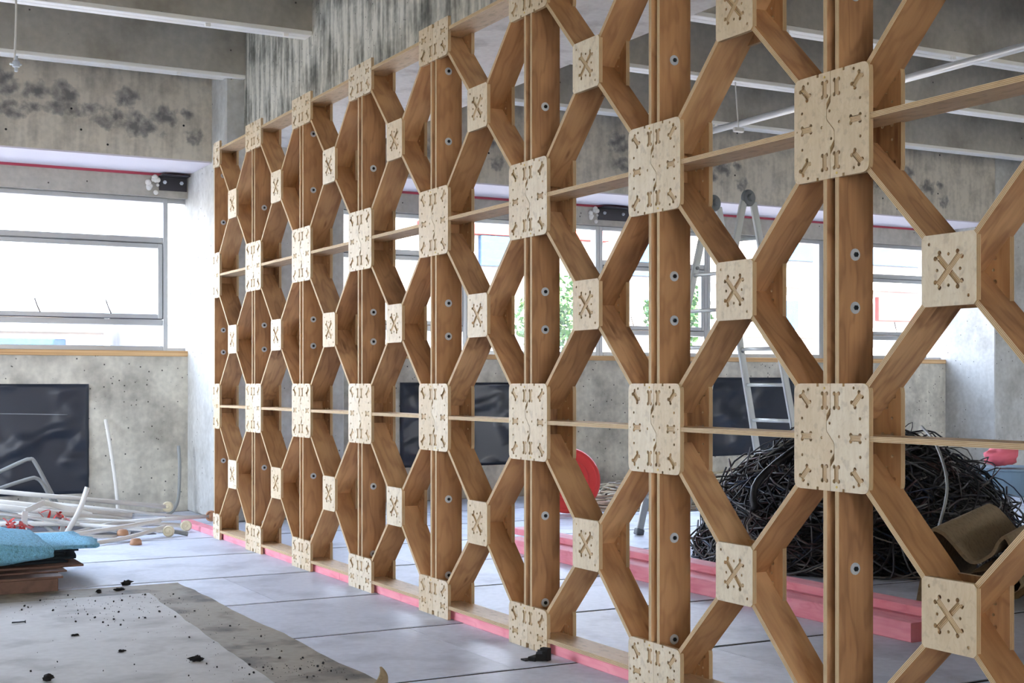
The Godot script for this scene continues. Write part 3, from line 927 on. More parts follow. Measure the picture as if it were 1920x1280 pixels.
func knobbed_tube(label: String, a: Vector3, b: Vector3, r: float, knob_r: float, m: Material, km: Material) -> void:
	var o := thing("knobbed_tube", label, "tube", b, "white tubes with round end knobs")
	part(o, "tube", tube_mesh([a - b, Vector3.ZERO], r, 10), m)
	var kn := lathe([Vector2(0, -0.028), Vector2(knob_r * 0.7, -0.026), Vector2(knob_r, -0.012), Vector2(knob_r, 0.012), Vector2(knob_r * 0.88, 0.024), Vector2(knob_r * 0.72, 0.026), Vector2(knob_r * 0.66, 0.018), Vector2(knob_r * 0.3, 0.018), Vector2(knob_r * 0.26, 0.028), Vector2(0, 0.03)], 20, false)
	var d := Vector3(-0.42, 0.12, 0.9).normalized()
	var s := d.cross(Vector3.UP).normalized()
	part(o, "knob", kn, km, Transform3D(Basis(s, d, s.cross(d)), Vector3.ZERO))

func make_left_scrap() -> void:
	# black plastic taped to the wall
	var tp := solo("plastic_sheet", "creased black plastic sheet hung on the wall beside the scrap heap", "plastic sheet", sheet_mesh(2.1, 0.985, 0.004, 60, 30, 0.05, 3), M.tarp, Vector3(-1.53, 0.2, -2.299))
	part(tp, "crease", tube_mesh([Vector3(-0.9, 0.735, 0.03), Vector3(0.2, 0.727, 0.028), Vector3(0.86, 0.71, 0.022)], 0.0035, 6), M.tape)
	tube_thing("bent_frame_tube", "tall bent white frame tube arching in front of the black plastic sheet", "tube", [Vector3(-1.85, 0.22, -1.6), Vector3(-1.58, 0.349, -1.6), Vector3(-1.333, 0.46, -1.6), Vector3(-1.165, 0.536, -1.6), Vector3(-1.1, 0.556, -1.6), Vector3(-1.054, 0.525, -1.6), Vector3(-0.921, 0.263, -1.6), Vector3(-0.8, 0.02, -1.6)], 0.017, M.grey_tube)
	tube_thing("bent_frame_tube", "lower bent white frame tube under the taller arch", "tube", [Vector3(-1.85, 0.15, -1.5), Vector3(-1.592, 0.244, -1.5), Vector3(-1.346, 0.33, -1.5), Vector3(-1.117, 0.4, -1.5), Vector3(-1.062, 0.402, -1.5), Vector3(-1.019, 0.367, -1.5), Vector3(-0.964, 0.267, -1.5), Vector3(-0.85, 0.02, -1.5)], 0.016, M.grey_tube)
	tube_thing("leaning_tube", "slim white tube leaning on the bare wall", "tube", [Vector3(-0.337, 0.865, -2.27), Vector3(-0.315, 0.644, -2.2), Vector3(-0.296, 0.3, -2.05), Vector3(-0.30, 0.02, -1.92)], 0.016, M.white_metal)
	tube_thing("leaning_tube", "bent grey tube leaning in the corner by the column", "tube", [Vector3(0.271, 0.62, -2.06), Vector3(0.271, 0.446, -2.02), Vector3(0.255, 0.16, -2.0), Vector3(0.19, 0.05, -1.92), Vector3(0.09, 0.016, -1.8)], 0.015, M.grey_tube)
	knobbed_tube("white tube with a round cream knob lying highest on the heap", Vector3(-1.7, 0.366, -1.2), Vector3(-0.045, 0.145, -1.2), 0.02, 0.046, M.white_metal, M.knob)
	knobbed_tube("white tube with a cream knob against the pink timber", Vector3(-0.95, 0.11, -0.95), Vector3(-0.075, 0.05, -0.5), 0.018, 0.044, M.white_metal, M.knob)
	knobbed_tube("short white tube with a cream knob lying on the floor", Vector3(-0.9, 0.1, -0.5), Vector3(-0.292, 0.046, -0.2), 0.016, 0.044, M.white_metal, M.knob)
	knobbed_tube("white tube with a tan knob resting on the pink timber", Vector3(-0.5, 0.07, -0.85), Vector3(0.2, 0.095, -0.75), 0.017, 0.046, M.white_metal, M.tan)
	var white := [
		["long white tube lying second highest across the heap", [Vector3(-1.75, 0.30, -1.02), Vector3(-0.392, 0.105, -1.0)], 0.026],
		["thick white tube lying just below the second highest one", [Vector3(-1.7, 0.27, -0.9), Vector3(-0.415, 0.07, -0.9)], 0.024],
		["level white tube across the front of the heap", [Vector3(-1.5, 0.125, -0.62), Vector3(-0.46, 0.075, -0.6)], 0.02],
		["white stick standing up out of the heap", [Vector3(-1.015, 0.015, -0.5), Vector3(-0.908, 0.204, -0.5), Vector3(-0.844, 0.387, -0.5)], 0.02],
		["white tube slanting from the carpet pile to the knobs", [Vector3(-1.32, 0.05, 0.0), Vector3(-0.602, 0.1, -0.2), Vector3(-0.333, 0.125, -0.3)], 0.018],
		["white tube lying flat in front of the slanting one", [Vector3(-0.95, 0.018, 0.12), Vector3(-0.62, 0.035, -0.05), Vector3(-0.3, 0.07, -0.32)], 0.016],
		["thin white tube crossing under the level one", [Vector3(-1.45, 0.2, -0.75), Vector3(-0.55, 0.03, -0.35)], 0.014],
		["thin white tube buried low in the heap", [Vector3(-1.5, 0.06, -0.35), Vector3(-0.7, 0.035, -0.12)], 0.014],
		["slim white tube crossing over the bar frame", [Vector3(-1.55, 0.24, -0.3), Vector3(-0.72, 0.06, -0.75)], 0.012],
		["slim white tube pointing at the concrete column", [Vector3(-1.0, 0.2, -1.5), Vector3(0.1, 0.06, -1.05)], 0.013],
		["short white tube lying under the standing stick", [Vector3(-1.2, 0.03, -0.2), Vector3(-0.62, 0.09, -0.62)], 0.015],
		["white tube lying against the foot of the wall", [Vector3(-1.7, 0.16, -1.45), Vector3(-0.35, 0.04, -1.35)], 0.02],
	]
	for t in white: tube_thing("white_tube", t[0], "tube", t[1], t[2], M.white_metal, "white tubes in the scrap heap")
	tube_thing("bent_frame_tube", "bent grey tube curling down onto the carpet pile", "tube", [Vector3(-1.75, 0.25, -0.7), Vector3(-1.533, 0.22, -0.7), Vector3(-1.34, 0.18, -0.7), Vector3(-1.214, 0.144, -0.7), Vector3(-1.151, 0.104, -0.65), Vector3(-1.05, 0.018, -0.55)], 0.017, M.grey_tube)
	tube_thing("leaning_tube", "short dark bent pipe offcut lying by the pink timber", "pipe", [Vector3(-0.338, 0.04, -0.32), Vector3(-0.23, 0.035, -0.25), Vector3(-0.143, 0.018, -0.2)], 0.017, M.grey_tube)
	var gt := sheet_mesh(1.75, 1.3, 0.003, 40, 30, 0.05, 29)  # added sheet whose dark tone gives the shade under the tubes
	var go := solo("heap_shade_sheet", "crumpled grey sheet added under the scrap heap for the shade between the tubes", "plastic sheet", gt, M.grey_plastic, Vector3(-1.2, 0.001, -0.45))
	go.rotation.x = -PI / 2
	# rectangular frame of white bars with red ribbon scraps in it
	var fr := thing("bar_frame", "white frame of flat bars lying in the heap", "frame", Vector3(-1.15, 0.03, -0.65))
	for b in [[Vector3(-0.18, 0.0, 0.25), Vector3(-0.17, 0.2, 0.25)], [Vector3(0.05, 0.02, -0.3), Vector3(0.07, 0.21, -0.36)], [Vector3(-0.17, 0.2, 0.25), Vector3(0.07, 0.21, -0.36)], [Vector3(-0.45, 0.02, 0.25), Vector3(0.28, 0.0, 0.1)], [Vector3(0.07, 0.21, -0.36), Vector3(0.42, 0.1, -0.25)], [Vector3(0.2, 0.1, -0.2), Vector3(0.13, 0.0, 0.05)]]:
		var d: Vector3 = b[1] - b[0]
		var y := d.normalized()
		var x := y.cross(Vector3(0.2, 0.1, 1)).normalized()
		part(fr, "bar", box_mesh(Vector3(-0.022, 0, -0.006), Vector3(0.022, d.length(), 0.006), 0.002), M.white_metal, Transform3D(Basis(x, y, x.cross(y)), b[0]))
	var r := RandomNumberGenerator.new(); r.seed = 31
	for k in 16:
		var c := Vector3(-1.46 + 0.16 * r.randf(), 0.07 + 0.09 * r.randf(), -0.45 + 0.2 * r.randf()) if k < 8 else Vector3(-1.12 + 0.2 * r.randf(), 0.07 + 0.08 * r.randf(), -0.85 + 0.15 * r.randf())
		var pts := []
		for j in 5: pts.append(Vector3(r.randf_range(-0.06, 0.06), r.randf_range(-0.04, 0.05), r.randf_range(-0.05, 0.05)))
		var st := tool(true)
		var path := smooth_path(pts, 5)
		for i in path.size() - 1:
			var s := (path[i + 1] - path[i]).cross(Vector3(0.3, 1, 0.2)).normalized() * 0.009
			var up := Vector3(0, 0.002, 0)
			quad(st, path[i] - s, path[i] + s, path[i + 1] + s, path[i + 1] - s)
			quad(st, path[i] - s - up, path[i + 1] - s - up, path[i + 1] + s - up, path[i] + s - up)
		solo("ribbon_scrap", "curled red ribbon scrap among the white tubes", "ribbon", done(st), M.red, c, "red ribbon scraps in the heap")
	for k in 2:
		solo("plastic_plug", "tan plastic plug lying on the floor in front of the heap" if k == 0 else "tan plastic plug wedged between two white tubes", "plug", lathe([Vector2(0, 0), Vector2(0.045, 0.002), Vector2(0.042, 0.03), Vector2(0.03, 0.045), Vector2(0, 0.05)], 14, true), M.tan, [Vector3(-0.63, 0.0, 0.18), Vector3(-0.66, 0.04, -0.12)][k])
	# steel brackets with foam on the lintel
	for b in [[0.15, 0.41, "beside the lattice end"], [4.92, 5.32, "behind the middle of the lattice"]]:
		var o := thing("steel_bracket", "dark bolted steel angle bracket over the windows " + b[2], "bracket", Vector3((b[0] + b[1]) * 0.5, 2.975, -2.287))
		var h: float = (b[1] - b[0]) * 0.5
		part(o, "web", box_mesh(Vector3(-h, 0, -0.012), Vector3(h, 0.125, 0.0), 0.002), M.steel)
		part(o, "flange", box_mesh(Vector3(-h, 0.125, -0.012), Vector3(h, 0.137, 0.12), 0.002), M.steel)
		for s in [-0.6, 0.6]:
			part(o, "bolt", lathe([Vector2(0, 0), Vector2(0.018, 0), Vector2(0.018, 0.012), Vector2(0.009, 0.014), Vector2(0.009, 0.03), Vector2(0, 0.03)], 6), M.zinc, Transform3D(Basis(Vector3.RIGHT, PI / 2), Vector3(s * h, 0.075, 0)))
		var fo := thing("foam_blob", "white expanding foam oozing beside the steel bracket " + b[2], "foam", Vector3(b[0] - 0.06, 2.96, -2.295))
		var st := tool(true)
		var q := RandomNumberGenerator.new(); q.seed = 5
		for k in 12:
			var c := Vector3(q.randf_range(-0.06, 0.05), q.randf_range(-0.02, 0.13), 0.012)
			var rr := q.randf_range(0.014, 0.03)
			for i in 6:
				for j in 8:
					var f := func(a: float, t: float) -> Vector3: return c + Vector3(sin(a) * cos(t), cos(a), sin(a) * sin(t) * 0.8) * rr
					quad(st, f.call(PI * (i + 1) / 6, TAU * j / 8), f.call(PI * (i + 1) / 6, TAU * (j + 1) / 8) , f.call(PI * i / 6, TAU * (j + 1) / 8), f.call(PI * i / 6, TAU * j / 8))
		part(fo, "foam", done(st), M.foam)
	# a cable hanging from the ceiling with a fitting at its end
	var hc := thing("hanging_cable", "pale cable hanging from the ceiling with a metal fitting at its end", "cable", Vector3(-1.59, 3.25, 1.0))
	part(hc, "cable", tube_mesh([Vector3(-0.01, 0.04, 0), Vector3(0.0, 0.4, 0.0), Vector3(-0.012, 0.9, 0.0), Vector3(0, 1.45, 0)], 0.007, 8), M.white_metal)
	part(hc, "fitting", lathe([Vector2(0, -0.035), Vector2(0.012, -0.03), Vector2(0.012, -0.005), Vector2(0.024, 0.0), Vector2(0.024, 0.03), Vector2(0.012, 0.045), Vector2(0.012, 0.07), Vector2(0, 0.07)], 10), M.zinc)
	part(hc, "clamp", box_mesh(Vector3(-0.04, 0.01, -0.012), Vector3(0.035, 0.022, 0.012), 0.003), M.zinc)

# ------------------------------------------------------------------ foreground floor: sheets, crumbs, the carpet pile
func make_foreground() -> void:
	var sa := solo("floor_sheet", "brown-grey hardboard sheet lying on the panels under the paler sheet", "sheet", ragged_sheet(-3.9, -0.86, 2.27, 7.4, 0.004, 3), M.sheet_a, Vector3(0, 0.001, 0))
	solo("floor_sheet", "paler grey sheet strewn with crumbs lying on the brown-grey one", "sheet", ragged_sheet(-3.95, -1.12, 2.62, 6.9, 0.004, 9, -0.10), M.sheet_b, Vector3(0, 0.006, 0))
	# crumbs: nobody could count them
	var st := tool()
	var r := RandomNumberGenerator.new(); r.seed = 77
	for k in 420:
		var p := Vector3(-0.9 - absf(r.randfn()) * 0.55, 0.0115, 2.5 + r.randf() * 3.2)
		if k % 3 == 0: p = Vector3(-1.45 + r.randfn() * 0.22, 0.0115, 3.0 + r.randfn() * 0.25)
		if k % 5 == 0: p = Vector3(-1.05 + r.randfn() * 0.2, 0.0115, 5.0 + r.randfn() * 0.12)
		if p.x > -0.9: p.x = -0.9 - r.randf() * 0.1
		if p.x > -1.14 - 0.047 * (p.z - 2.62): p.y = 0.0055
		var s := 0.0010 + 0.0035 * pow(r.randf(), 6.0)
		var b := Basis.from_euler(Vector3(r.randf() * TAU, r.randf() * TAU, r.randf() * TAU))
		add_box(st, Vector3(-s, -s * 0.7, -s * 1.2), Vector3(s, s * 0.7, s * 1.2), 0.0, Transform3D(b, p + Vector3(0, s * 0.7, 0)))
	solo("dirt_crumbs", "dark dirt crumbs scattered over the floor sheets", "dirt", done(st), M.dirt, Vector3.ZERO, "", "stuff")
	var lumps := [[Vector3(-1.15, 0.0, 2.2), Vector3(0.05, 0.028, 0.03), 0.3, "black lump of rubber beside the floor joint"], [Vector3(-1.24, 0.0055, 2.42), Vector3(0.055, 0.014, 0.02), 0.2, "dark wood chip near the black lump"], [Vector3(-1.36, 0.0055, 2.45), Vector3(0.03, 0.014, 0.02), 0.9, "small black scrap beside the wood chip"], [Vector3(-1.40, 0.011, 4.62), Vector3(0.05, 0.018, 0.03), -0.2, "dark bark-like chip on the crumb-strewn sheet"], [Vector3(-2.02, 0.011, 4.72), Vector3(0.035, 0.02, 0.03), 0.6, "crumpled black scrap on the crumb-strewn sheet"], [Vector3(-1.63, 0.011, 4.27), Vector3(0.028, 0.008, 0.012), 0.1, "thin dark splinter on the paler sheet"], [Vector3(-1.74, 0.011, 3.78), Vector3(0.032, 0.008, 0.01), 0.3, "flat dark flake on the paler sheet"]]
	for l in lumps:
		var s2 := tool(true)
		var bn := FastNoiseLite.new(); bn.seed = int(l[0].z * 100); bn.frequency = 1.6
		var turn := Basis(Vector3.UP, l[2])
		for i in 7:
			for j in 12:
				var f := func(a: float, t: float) -> Vector3:
					var d := Vector3(sin(a) * cos(t), cos(a), -sin(a) * sin(t))
					return turn * (d * l[1] * (0.62 + 0.75 * bn.get_noise_3dv(d * 1.3))) + Vector3(0, l[1].y * 0.5, 0)
				quad(s2, f.call(PI * (i + 1) / 7, TAU * j / 12), f.call(PI * (i + 1) / 7, TAU * (j + 1) / 12), f.call(PI * i / 7, TAU * (j + 1) / 12), f.call(PI * i / 7, TAU * j / 12))
		solo("debris_scrap", l[3], "debris", done(s2), M.dirt, l[0], "dark scraps on the floor")
	var sw := thing("loose_screw", "loose dark screw lying on the paler sheet", "screw", Vector3(-1.92, 0.016, 3.3))
	part(sw, "shank", tube_mesh([Vector3(-0.03, 0, 0), Vector3(0.03, 0.0, 0.002)], 0.0035, 6), M.bolt)
	part(sw, "head", lathe([Vector2(0, 0), Vector2(0.0045, 0), Vector2(0.009, 0.004), Vector2(0, 0.004)], 8), M.bolt, Transform3D(Basis(Vector3(0, 0, 1), -PI / 2), Vector3(0.03, 0, 0.002)))
	# a curled, torn corner of sheet standing up
	var cs := tool(true)
	for i in 8:
		var t0 := i / 8.0; var t1 := (i + 1) / 8.0
		var f := func(t: float) -> Array:
			var w := 0.026 * (1.0 - t) + 0.004
			var c := Vector3(0.018 * sin(t * 2.5), 0.065 * t, -0.01 * t)
			return [c - Vector3(w, 0, -w * 0.4), c + Vector3(w, 0, w * 0.4)]
		var a: Array = f.call(t0); var b: Array = f.call(t1)
		var n := Vector3(0, 0, 0.004)
		quad(cs, a[0] + n, a[1] + n, b[1] + n, b[0] + n)
		quad(cs, a[1] - n, a[0] - n, b[0] - n, b[1] - n)
		quad(cs, a[1] + n, a[1] - n, b[1] - n, b[1] + n)
		quad(cs, a[0] - n, a[0] + n, b[0] + n, b[0] - n)
	solo("curled_offcut", "torn curled offcut standing up at the edge of the brown-grey sheet", "offcut", done(cs), M.felt, Vector3(-0.87, 0.0, 5.36))
	var bs := tool()
	for k in 5:
		add_box(bs, Vector3(-0.05 + 0.01 * k, 0, -0.02), Vector3(0.03, 0.006 + 0.012 * k, 0.02 - 0.003 * k), 0.001, Transform3D(Basis(Vector3.UP, 0.5 * k), Vector3(0.012 * k - 0.05, 0, 0.012 * k)))
	solo("tape_scrap", "crumpled black tape scrap at the foot of a joint plate", "tape", done(bs), M.dirt, Vector3(-0.05, 0.0, 5.23))
	# carpet pile on a low wooden box
	var px := Vector3(-2.05, 0, 1.85)
	solo("low_crate", "low brown wooden crate under the carpet pile", "crate", box_mesh(Vector3(-0.9, 0, -0.35), Vector3(0.505, 0.075, 0.4), 0.004), M.crate, px)
	var planks := [[-0.8, 0.53, 0.0755, 0.0125, -0.3, 0.41, "lowest thin board between crate and carpets"], [-0.85, 0.58, 0.0885, 0.010, -0.42, 0.25, "second thin board between crate and carpets"], [-0.85, 0.70, 0.099, 0.012, -0.5, 0.12, "longest thin board jutting out below the carpets"]]
	for p in planks:
		solo("thin_board", p[6], "board", box_mesh(Vector3(p[0], 0, p[4]), Vector3(p[1], p[3], p[5]), 0.001), M.crate, Vector3(px.x, p[2], px.z), "thin boards under the carpets")
	var y := 0.111
	var tiles := [[0.62, 0.10, 0.0, "bottom"], [0.70, 0.06, 0.04, "second"], [0.64, 0.02, 0.07, "third"], [0.72, -0.02, 0.03, "fourth"]]
	for k in tiles.size():
		solo("carpet_piece", "flat dark carpet piece in the stack, %s from the boards" % tiles[k][3], "carpet", carpet_mesh(1.3, 0.75, 0.013, 11 + k, 0.003), M.backing, Vector3(px.x + tiles[k][0] - 0.62, y + 0.0175 * k, 1.40 + tiles[k][1]), "flat carpet pieces in the pile")
	solo("carpet_piece", "blue carpet piece with a ragged pointed corner on top of the stack", "carpet", carpet_mesh(1.42, 0.85, 0.022, 21, 0.018), M.carpet, Vector3(px.x + 0.15, y + 0.071, 1.42))
	# the folded top carpet with a rolled front edge
	var fs := tool(true)
	var prof := [Vector2(0.06, 0.004)]
	for k in 9:
		var a := -PI * 0.5 + PI * k / 8.0
		prof.append(Vector2(0.30 + 0.06 * cos(a), -0.008 + 0.062 * sin(a)))
	prof.append(Vector2(0.12, 0.082)); prof.append(Vector2(-0.12, 0.098)); prof.append(Vector2(-0.38, 0.095))
	prof.append(Vector2(-0.45, 0.06)); prof.append(Vector2(-0.46, 0.006))
	var nz := FastNoiseLite.new(); nz.seed = 4; nz.frequency = 2.2
	var cols := 22
	var grid := []
	for i in cols + 1:
		var x := -0.95 + 1.42 * i / cols
		var fall := 1.0 if x < 0.25 else 1.0 - (x - 0.25) / 0.22 * 0.5
		var row := []
		for q in prof:
			var w := nz.get_noise_2d(x * 2.0, q.x * 2.0 + q.y * 3.0) * 0.03
			row.append(Vector3(x + nz.get_noise_2d(q.x * 3.0, x) * 0.03, q.y * fall + absf(w) * (0.2 if q.y < 0.03 else 0.8), q.x + w))
		grid.append(row)
	for i in cols:
		for k in prof.size() - 1:
			quad(fs, grid[i][k], grid[i][k + 1], grid[i + 1][k + 1], grid[i + 1][k])
	for k in range(1, prof.size() - 1):
		tri(fs, grid[cols][0], grid[cols][k], grid[cols][k + 1])
		tri(fs, grid[0][0], grid[0][k + 1], grid[0][k])
	for i in cols: quad(fs, grid[i + 1][0], grid[i + 1][prof.size() - 1], grid[i][prof.size() - 1], grid[i][0])
	solo("folded_carpet", "thick blue carpet folded over with a rolled edge, topmost on the pile", "carpet", done(fs), M.carpet, Vector3(px.x, 0.222, px.z + 0.03))

func ragged_sheet(x0: float, x1: float, z0: float, z1: float, t: float, seed_: int, lean := 0.0) -> ArrayMesh:
	var st := tool()
	var n := FastNoiseLite.new(); n.seed = seed_; n.frequency = 1.6; n.fractal_octaves = 4
	var steps := 60
	var pts := []
	for i in steps + 1:
		var z := z0 + (z1 - z0) * i / steps
		pts.append([Vector3(x0, 0, z), Vector3(x1 + lean * (z - z0) / (z1 - z0) * 2.0 + n.get_noise_1d(z) * 0.022, 0, z)])
	var up := Vector3(0, t, 0)
	for i in steps:
		var a: Array = pts[i]; var b: Array = pts[i + 1]
		quad(st, b[0] + up, b[1] + up, a[1] + up, a[0] + up)
		quad(st, a[0], a[1], b[1], b[0])
		quad(st, b[1], a[1], a[1] + up, b[1] + up)
		quad(st, a[0], b[0], b[0] + up, a[0] + up)
	quad(st, pts[0][1], pts[0][0], pts[0][0] + up, pts[0][1] + up)
	quad(st, pts[steps][0], pts[steps][1], pts[steps][1] + up, pts[steps][0] + up)
	return done(st)

func carpet_mesh(w: float, d: float, t: float, seed_: int, wav: float) -> ArrayMesh:
	var st := tool(true)
	var n := FastNoiseLite.new(); n.seed = seed_; n.frequency = 1.8
	var nx := 24; var nd := 10
	var g := []
	for i in nx + 1:
		var row := []
		for j in nd + 1:
			var x := w * (float(i) / nx - 0.5); var z := d * (float(j) / nd - 0.5)
			var rag := n.get_noise_2d(z * 6.0, seed_) * 0.04 * (float(i) / nx)
			row.append(Vector3(x + rag - 0.10 * absf(float(j) / nd - 0.55) * (float(i) / nx), t + absf(n.get_noise_2d(x * 1.5, z * 1.5)) * wav - 0.0, z + n.get_noise_2d(x * 5.0, seed_ + 3.0) * 0.02))
		g.append(row)
	var dn := Vector3(0, -t * 0.85, 0)
	for i in nx:
		for j in nd:
			quad(st, g[i][j], g[i][j + 1], g[i + 1][j + 1], g[i + 1][j])
			quad(st, g[i][j] + dn, g[i + 1][j] + dn, g[i + 1][j + 1] + dn, g[i][j + 1] + dn)
	for i in nx:
		quad(st, g[i][nd] + dn, g[i + 1][nd] + dn, g[i + 1][nd], g[i][nd])
		quad(st, g[i + 1][0] + dn, g[i][0] + dn, g[i][0], g[i + 1][0])
	for j in nd:
		quad(st, g[nx][j + 1] + dn, g[nx][j] + dn, g[nx][j], g[nx][j + 1])
		quad(st, g[0][j] + dn, g[0][j + 1] + dn, g[0][j + 1], g[0][j])
	return done(st)

# ------------------------------------------------------------------ behind the lattice
func tangle(center: Vector3, radii: Vector3, count: int, r0: float, r1: float, colors: Array, seed_: int, loops := 1.0) -> ArrayMesh:
	var st := tool(true)
	var r := RandomNumberGenerator.new(); r.seed = seed_
	for k in count:
		var c: Color = colors[r.randi() % colors.size()]
		st.set_color(c.srgb_to_linear())
		var a := r.randf() * TAU
		var e := asin(r.randf()) * 0.95
		var pts := []
		var steps := r.randi_range(5, 8)
		var da := r.randf_range(-0.5, 0.5) * loops
		var de := r.randf_range(-0.35, 0.3)
		for s in steps:
			var d := Vector3(cos(a) * cos(e), sin(e), -sin(a) * cos(e))
			var lift := (0.93 if k % 3 else r.randf_range(0.45, 0.85)) + r.randf_range(-0.05, 0.12) + (r.randf() * 0.14 if r.randf() < 0.12 else 0.0)
			var p := center + d * radii * lift
			p.y = maxf(p.y, 0.012)
			pts.append(p)
			a += da + r.randf_range(-0.18, 0.18)
			e = clampf(e + de + r.randf_range(-0.15, 0.15), 0.0, 1.5)
			if e < 0.02 or e > 1.4: de = -de
		add_tube(st, smooth_path(pts, 4), r.randf_range(r0, r1), 5, false)
	return done(st)

func make_behind() -> void:
	# ladder: two hinged A-frames of stiles with rungs between
	var lad := thing("folding_ladder", "aluminium folding ladder standing as an A-frame behind the lattice", "ladder", Vector3(3.80, 0, 1.52))
	var perp := Vector3(0.9895, 0, -0.1447)
	var sep := Vector3(-0.055, 0, -0.38)
	var top := 2.65
	for side in [-1.0, 1.0]:
		var spread := 0.70 if side > 0.0 else 0.78
		var stiles := []
		for k in 2:
			var t: Vector3 = sep * (k - 0.5) + Vector3(0, top, 0) + perp * side * 0.05
			var b: Vector3 = sep * ((k - 0.5) * 1.25) + perp * side * spread
			stiles.append([t, b])
			var y: Vector3 = (t - b).normalized()
			var z := sep.normalized()
			z = (z - y * z.dot(y)).normalized()
			part(lad, "stile", box_mesh(Vector3(-0.034, 0, -0.014), Vector3(0.034, t.distance_to(b) - 0.02, 0.014), 0.006), M.ladder, Transform3D(Basis(y.cross(z), y, z), b))
			part(lad, "foot", box_mesh(Vector3(-0.04, 0, -0.022), Vector3(0.04, 0.05, 0.022), 0.006), M.ladder_joint, Transform3D(Basis(y.cross(z), y, z), b))
			for q in [0.35, 0.6]:
				part(lad, "lock_knob", lathe([Vector2(0, -0.03), Vector2(0.014, -0.03), Vector2(0.014, 0.03), Vector2(0, 0.03)], 10), M.ladder_joint, Transform3D(Basis(y, z, y.cross(z)), b.lerp(t, q + 0.2)))
		for q in range(1, 9):
			var f := q / 9.0
			var a: Vector3 = stiles[0][1].lerp(stiles[0][0], f)
			var b2: Vector3 = stiles[1][1].lerp(stiles[1][0], f)
			part(lad, "rung", tube_mesh([a, b2], 0.016, 10), M.ladder)
	for k in 2:
		var h := sep * (k - 0.5) + Vector3(0, top + 0.01, 0)
		var z := sep.normalized()
		part(lad, "hinge", lathe([Vector2(0, -0.022), Vector2(0.06, -0.022), Vector2(0.068, -0.012), Vector2(0.068, 0.012), Vector2(0.06, 0.022), Vector2(0.03, 0.022), Vector2(0.03, 0.05), Vector2(0, 0.05)], 18), M.ladder_joint, Transform3D(Basis(perp, -z, perp.cross(-z)), h))
	# black plastic sheets on the wall
	solo("plastic_sheet", "creased black plastic sheet on the wall behind the middle of the lattice", "plastic sheet", sheet_mesh(1.75, 0.86, 0.004, 40, 24, 0.05, 13), M.tarp, Vector3(3.45, 0.34, -2.299))
	solo("plastic_sheet", "creased black plastic sheet on the wall behind the ladder", "plastic sheet", sheet_mesh(1.75, 0.9, 0.004, 40, 24, 0.05, 17), M.tarp, Vector3(6.78, 0.36, -2.299))
	# cable heap
	var darks := [Color(0.12, 0.12, 0.14), Color(0.08, 0.08, 0.09), Color(0.20, 0.20, 0.22), Color(0.34, 0.33, 0.33), Color(0.13, 0.17, 0.26), Color(0.10, 0.10, 0.10), Color(0.52, 0.50, 0.48), Color(0.16, 0.15, 0.15), Color(0.42, 0.42, 0.43), Color(0.14, 0.14, 0.15), Color(0.26, 0.17, 0.17)]
	solo("cable_heap", "big tangled heap of black and grey cables behind the lattice", "cables", tangle(Vector3(0, -0.02, 0), Vector3(1.08, 0.86, 1.05), 1700, 0.0035, 0.0075, darks, 5), M.cable, Vector3(3.55, 0, 3.25), "", "stuff")
	tube_thing("thick_cable", "thick black cable slanting over the cable heap", "cable", [Vector3(2.55, 0.38, 3.4), Vector3(2.62, 0.56, 3.35), Vector3(3.05, 0.8, 3.3), Vector3(3.5, 0.94, 3.2)], 0.024, M.rubber, "thick black cables on the heap")
	tube_thing("thick_cable", "thick black cable curving down to the floor from the heap", "cable", [Vector3(2.62, 0.03, 4.1), Vector3(2.66, 0.16, 4.2), Vector3(2.72, 0.34, 4.15), Vector3(2.9, 0.55, 4.0)], 0.03, M.rubber, "thick black cables on the heap")
	tube_thing("loose_cable", "pale loose cable looping down from the heap top", "cable", [Vector3(3.3, 0.92, 4.1), Vector3(3.12, 0.82, 4.4), Vector3(3.0, 0.6, 4.6), Vector3(2.93, 0.35, 4.6), Vector3(2.85, 0.02, 4.55)], 0.009, M.grey_tube)
	var pales := [Color(0.80, 0.76, 0.66), Color(0.68, 0.63, 0.53), Color(0.86, 0.83, 0.75), Color(0.55, 0.50, 0.43)]
	solo("cable_heap", "low heap of cream cable coils against the wall behind the lattice", "cables", tangle(Vector3(0, -0.02, 0), Vector3(1.5, 0.30, 0.65), 420, 0.006, 0.012, pales, 9, 2.0), M.cable, Vector3(5.2, 0, -0.75), "", "stuff")
	# red cable drum flange leaning
	var disc := lathe([Vector2(0, 0.0), Vector2(0.30, 0.0), Vector2(0.305, 0.012), Vector2(0.295, 0.03), Vector2(0.27, 0.03), Vector2(0.262, 0.018), Vector2(0.20, 0.018), Vector2(0.195, 0.028), Vector2(0.17, 0.028), Vector2(0.165, 0.016), Vector2(0.1, 0.016), Vector2(0.09, 0.03), Vector2(0.03, 0.03), Vector2(0.03, 0.006), Vector2(0, 0.006)], 40)
	var dn := Vector3(-0.45, 0.22, 0.86).normalized()
	var ds := dn.cross(Vector3.UP).normalized()
	var dr := solo("drum_flange", "round red plastic drum flange with raised rings leaning on its edge", "drum lid", disc, M.drum, Vector3(3.42, 0.30, -0.42))
	dr.basis = Basis(ds, dn, ds.cross(dn))
	# pink timber stack
	var tz := [[1.68, 0.0, 0.14, 0.09, 1.75, 5.72, "front pink timber of the stack lying behind the lattice"], [1.86, 0.0, 0.14, 0.09, 1.9, 5.95, "second pink timber beside the front one"], [1.84, 0.0905, 0.14, 0.045, 1.55, 5.9, "thin pink timber lying on top of the stack"]]
	for t in tz:
		solo("stacked_timber", t[6], "timber", timber(t[5] - t[4], t[2], t[3], 0.004), M.pink, Vector3(t[0], t[1], (t[4] + t[5]) * 0.5), "pink timbers stacked behind the lattice")
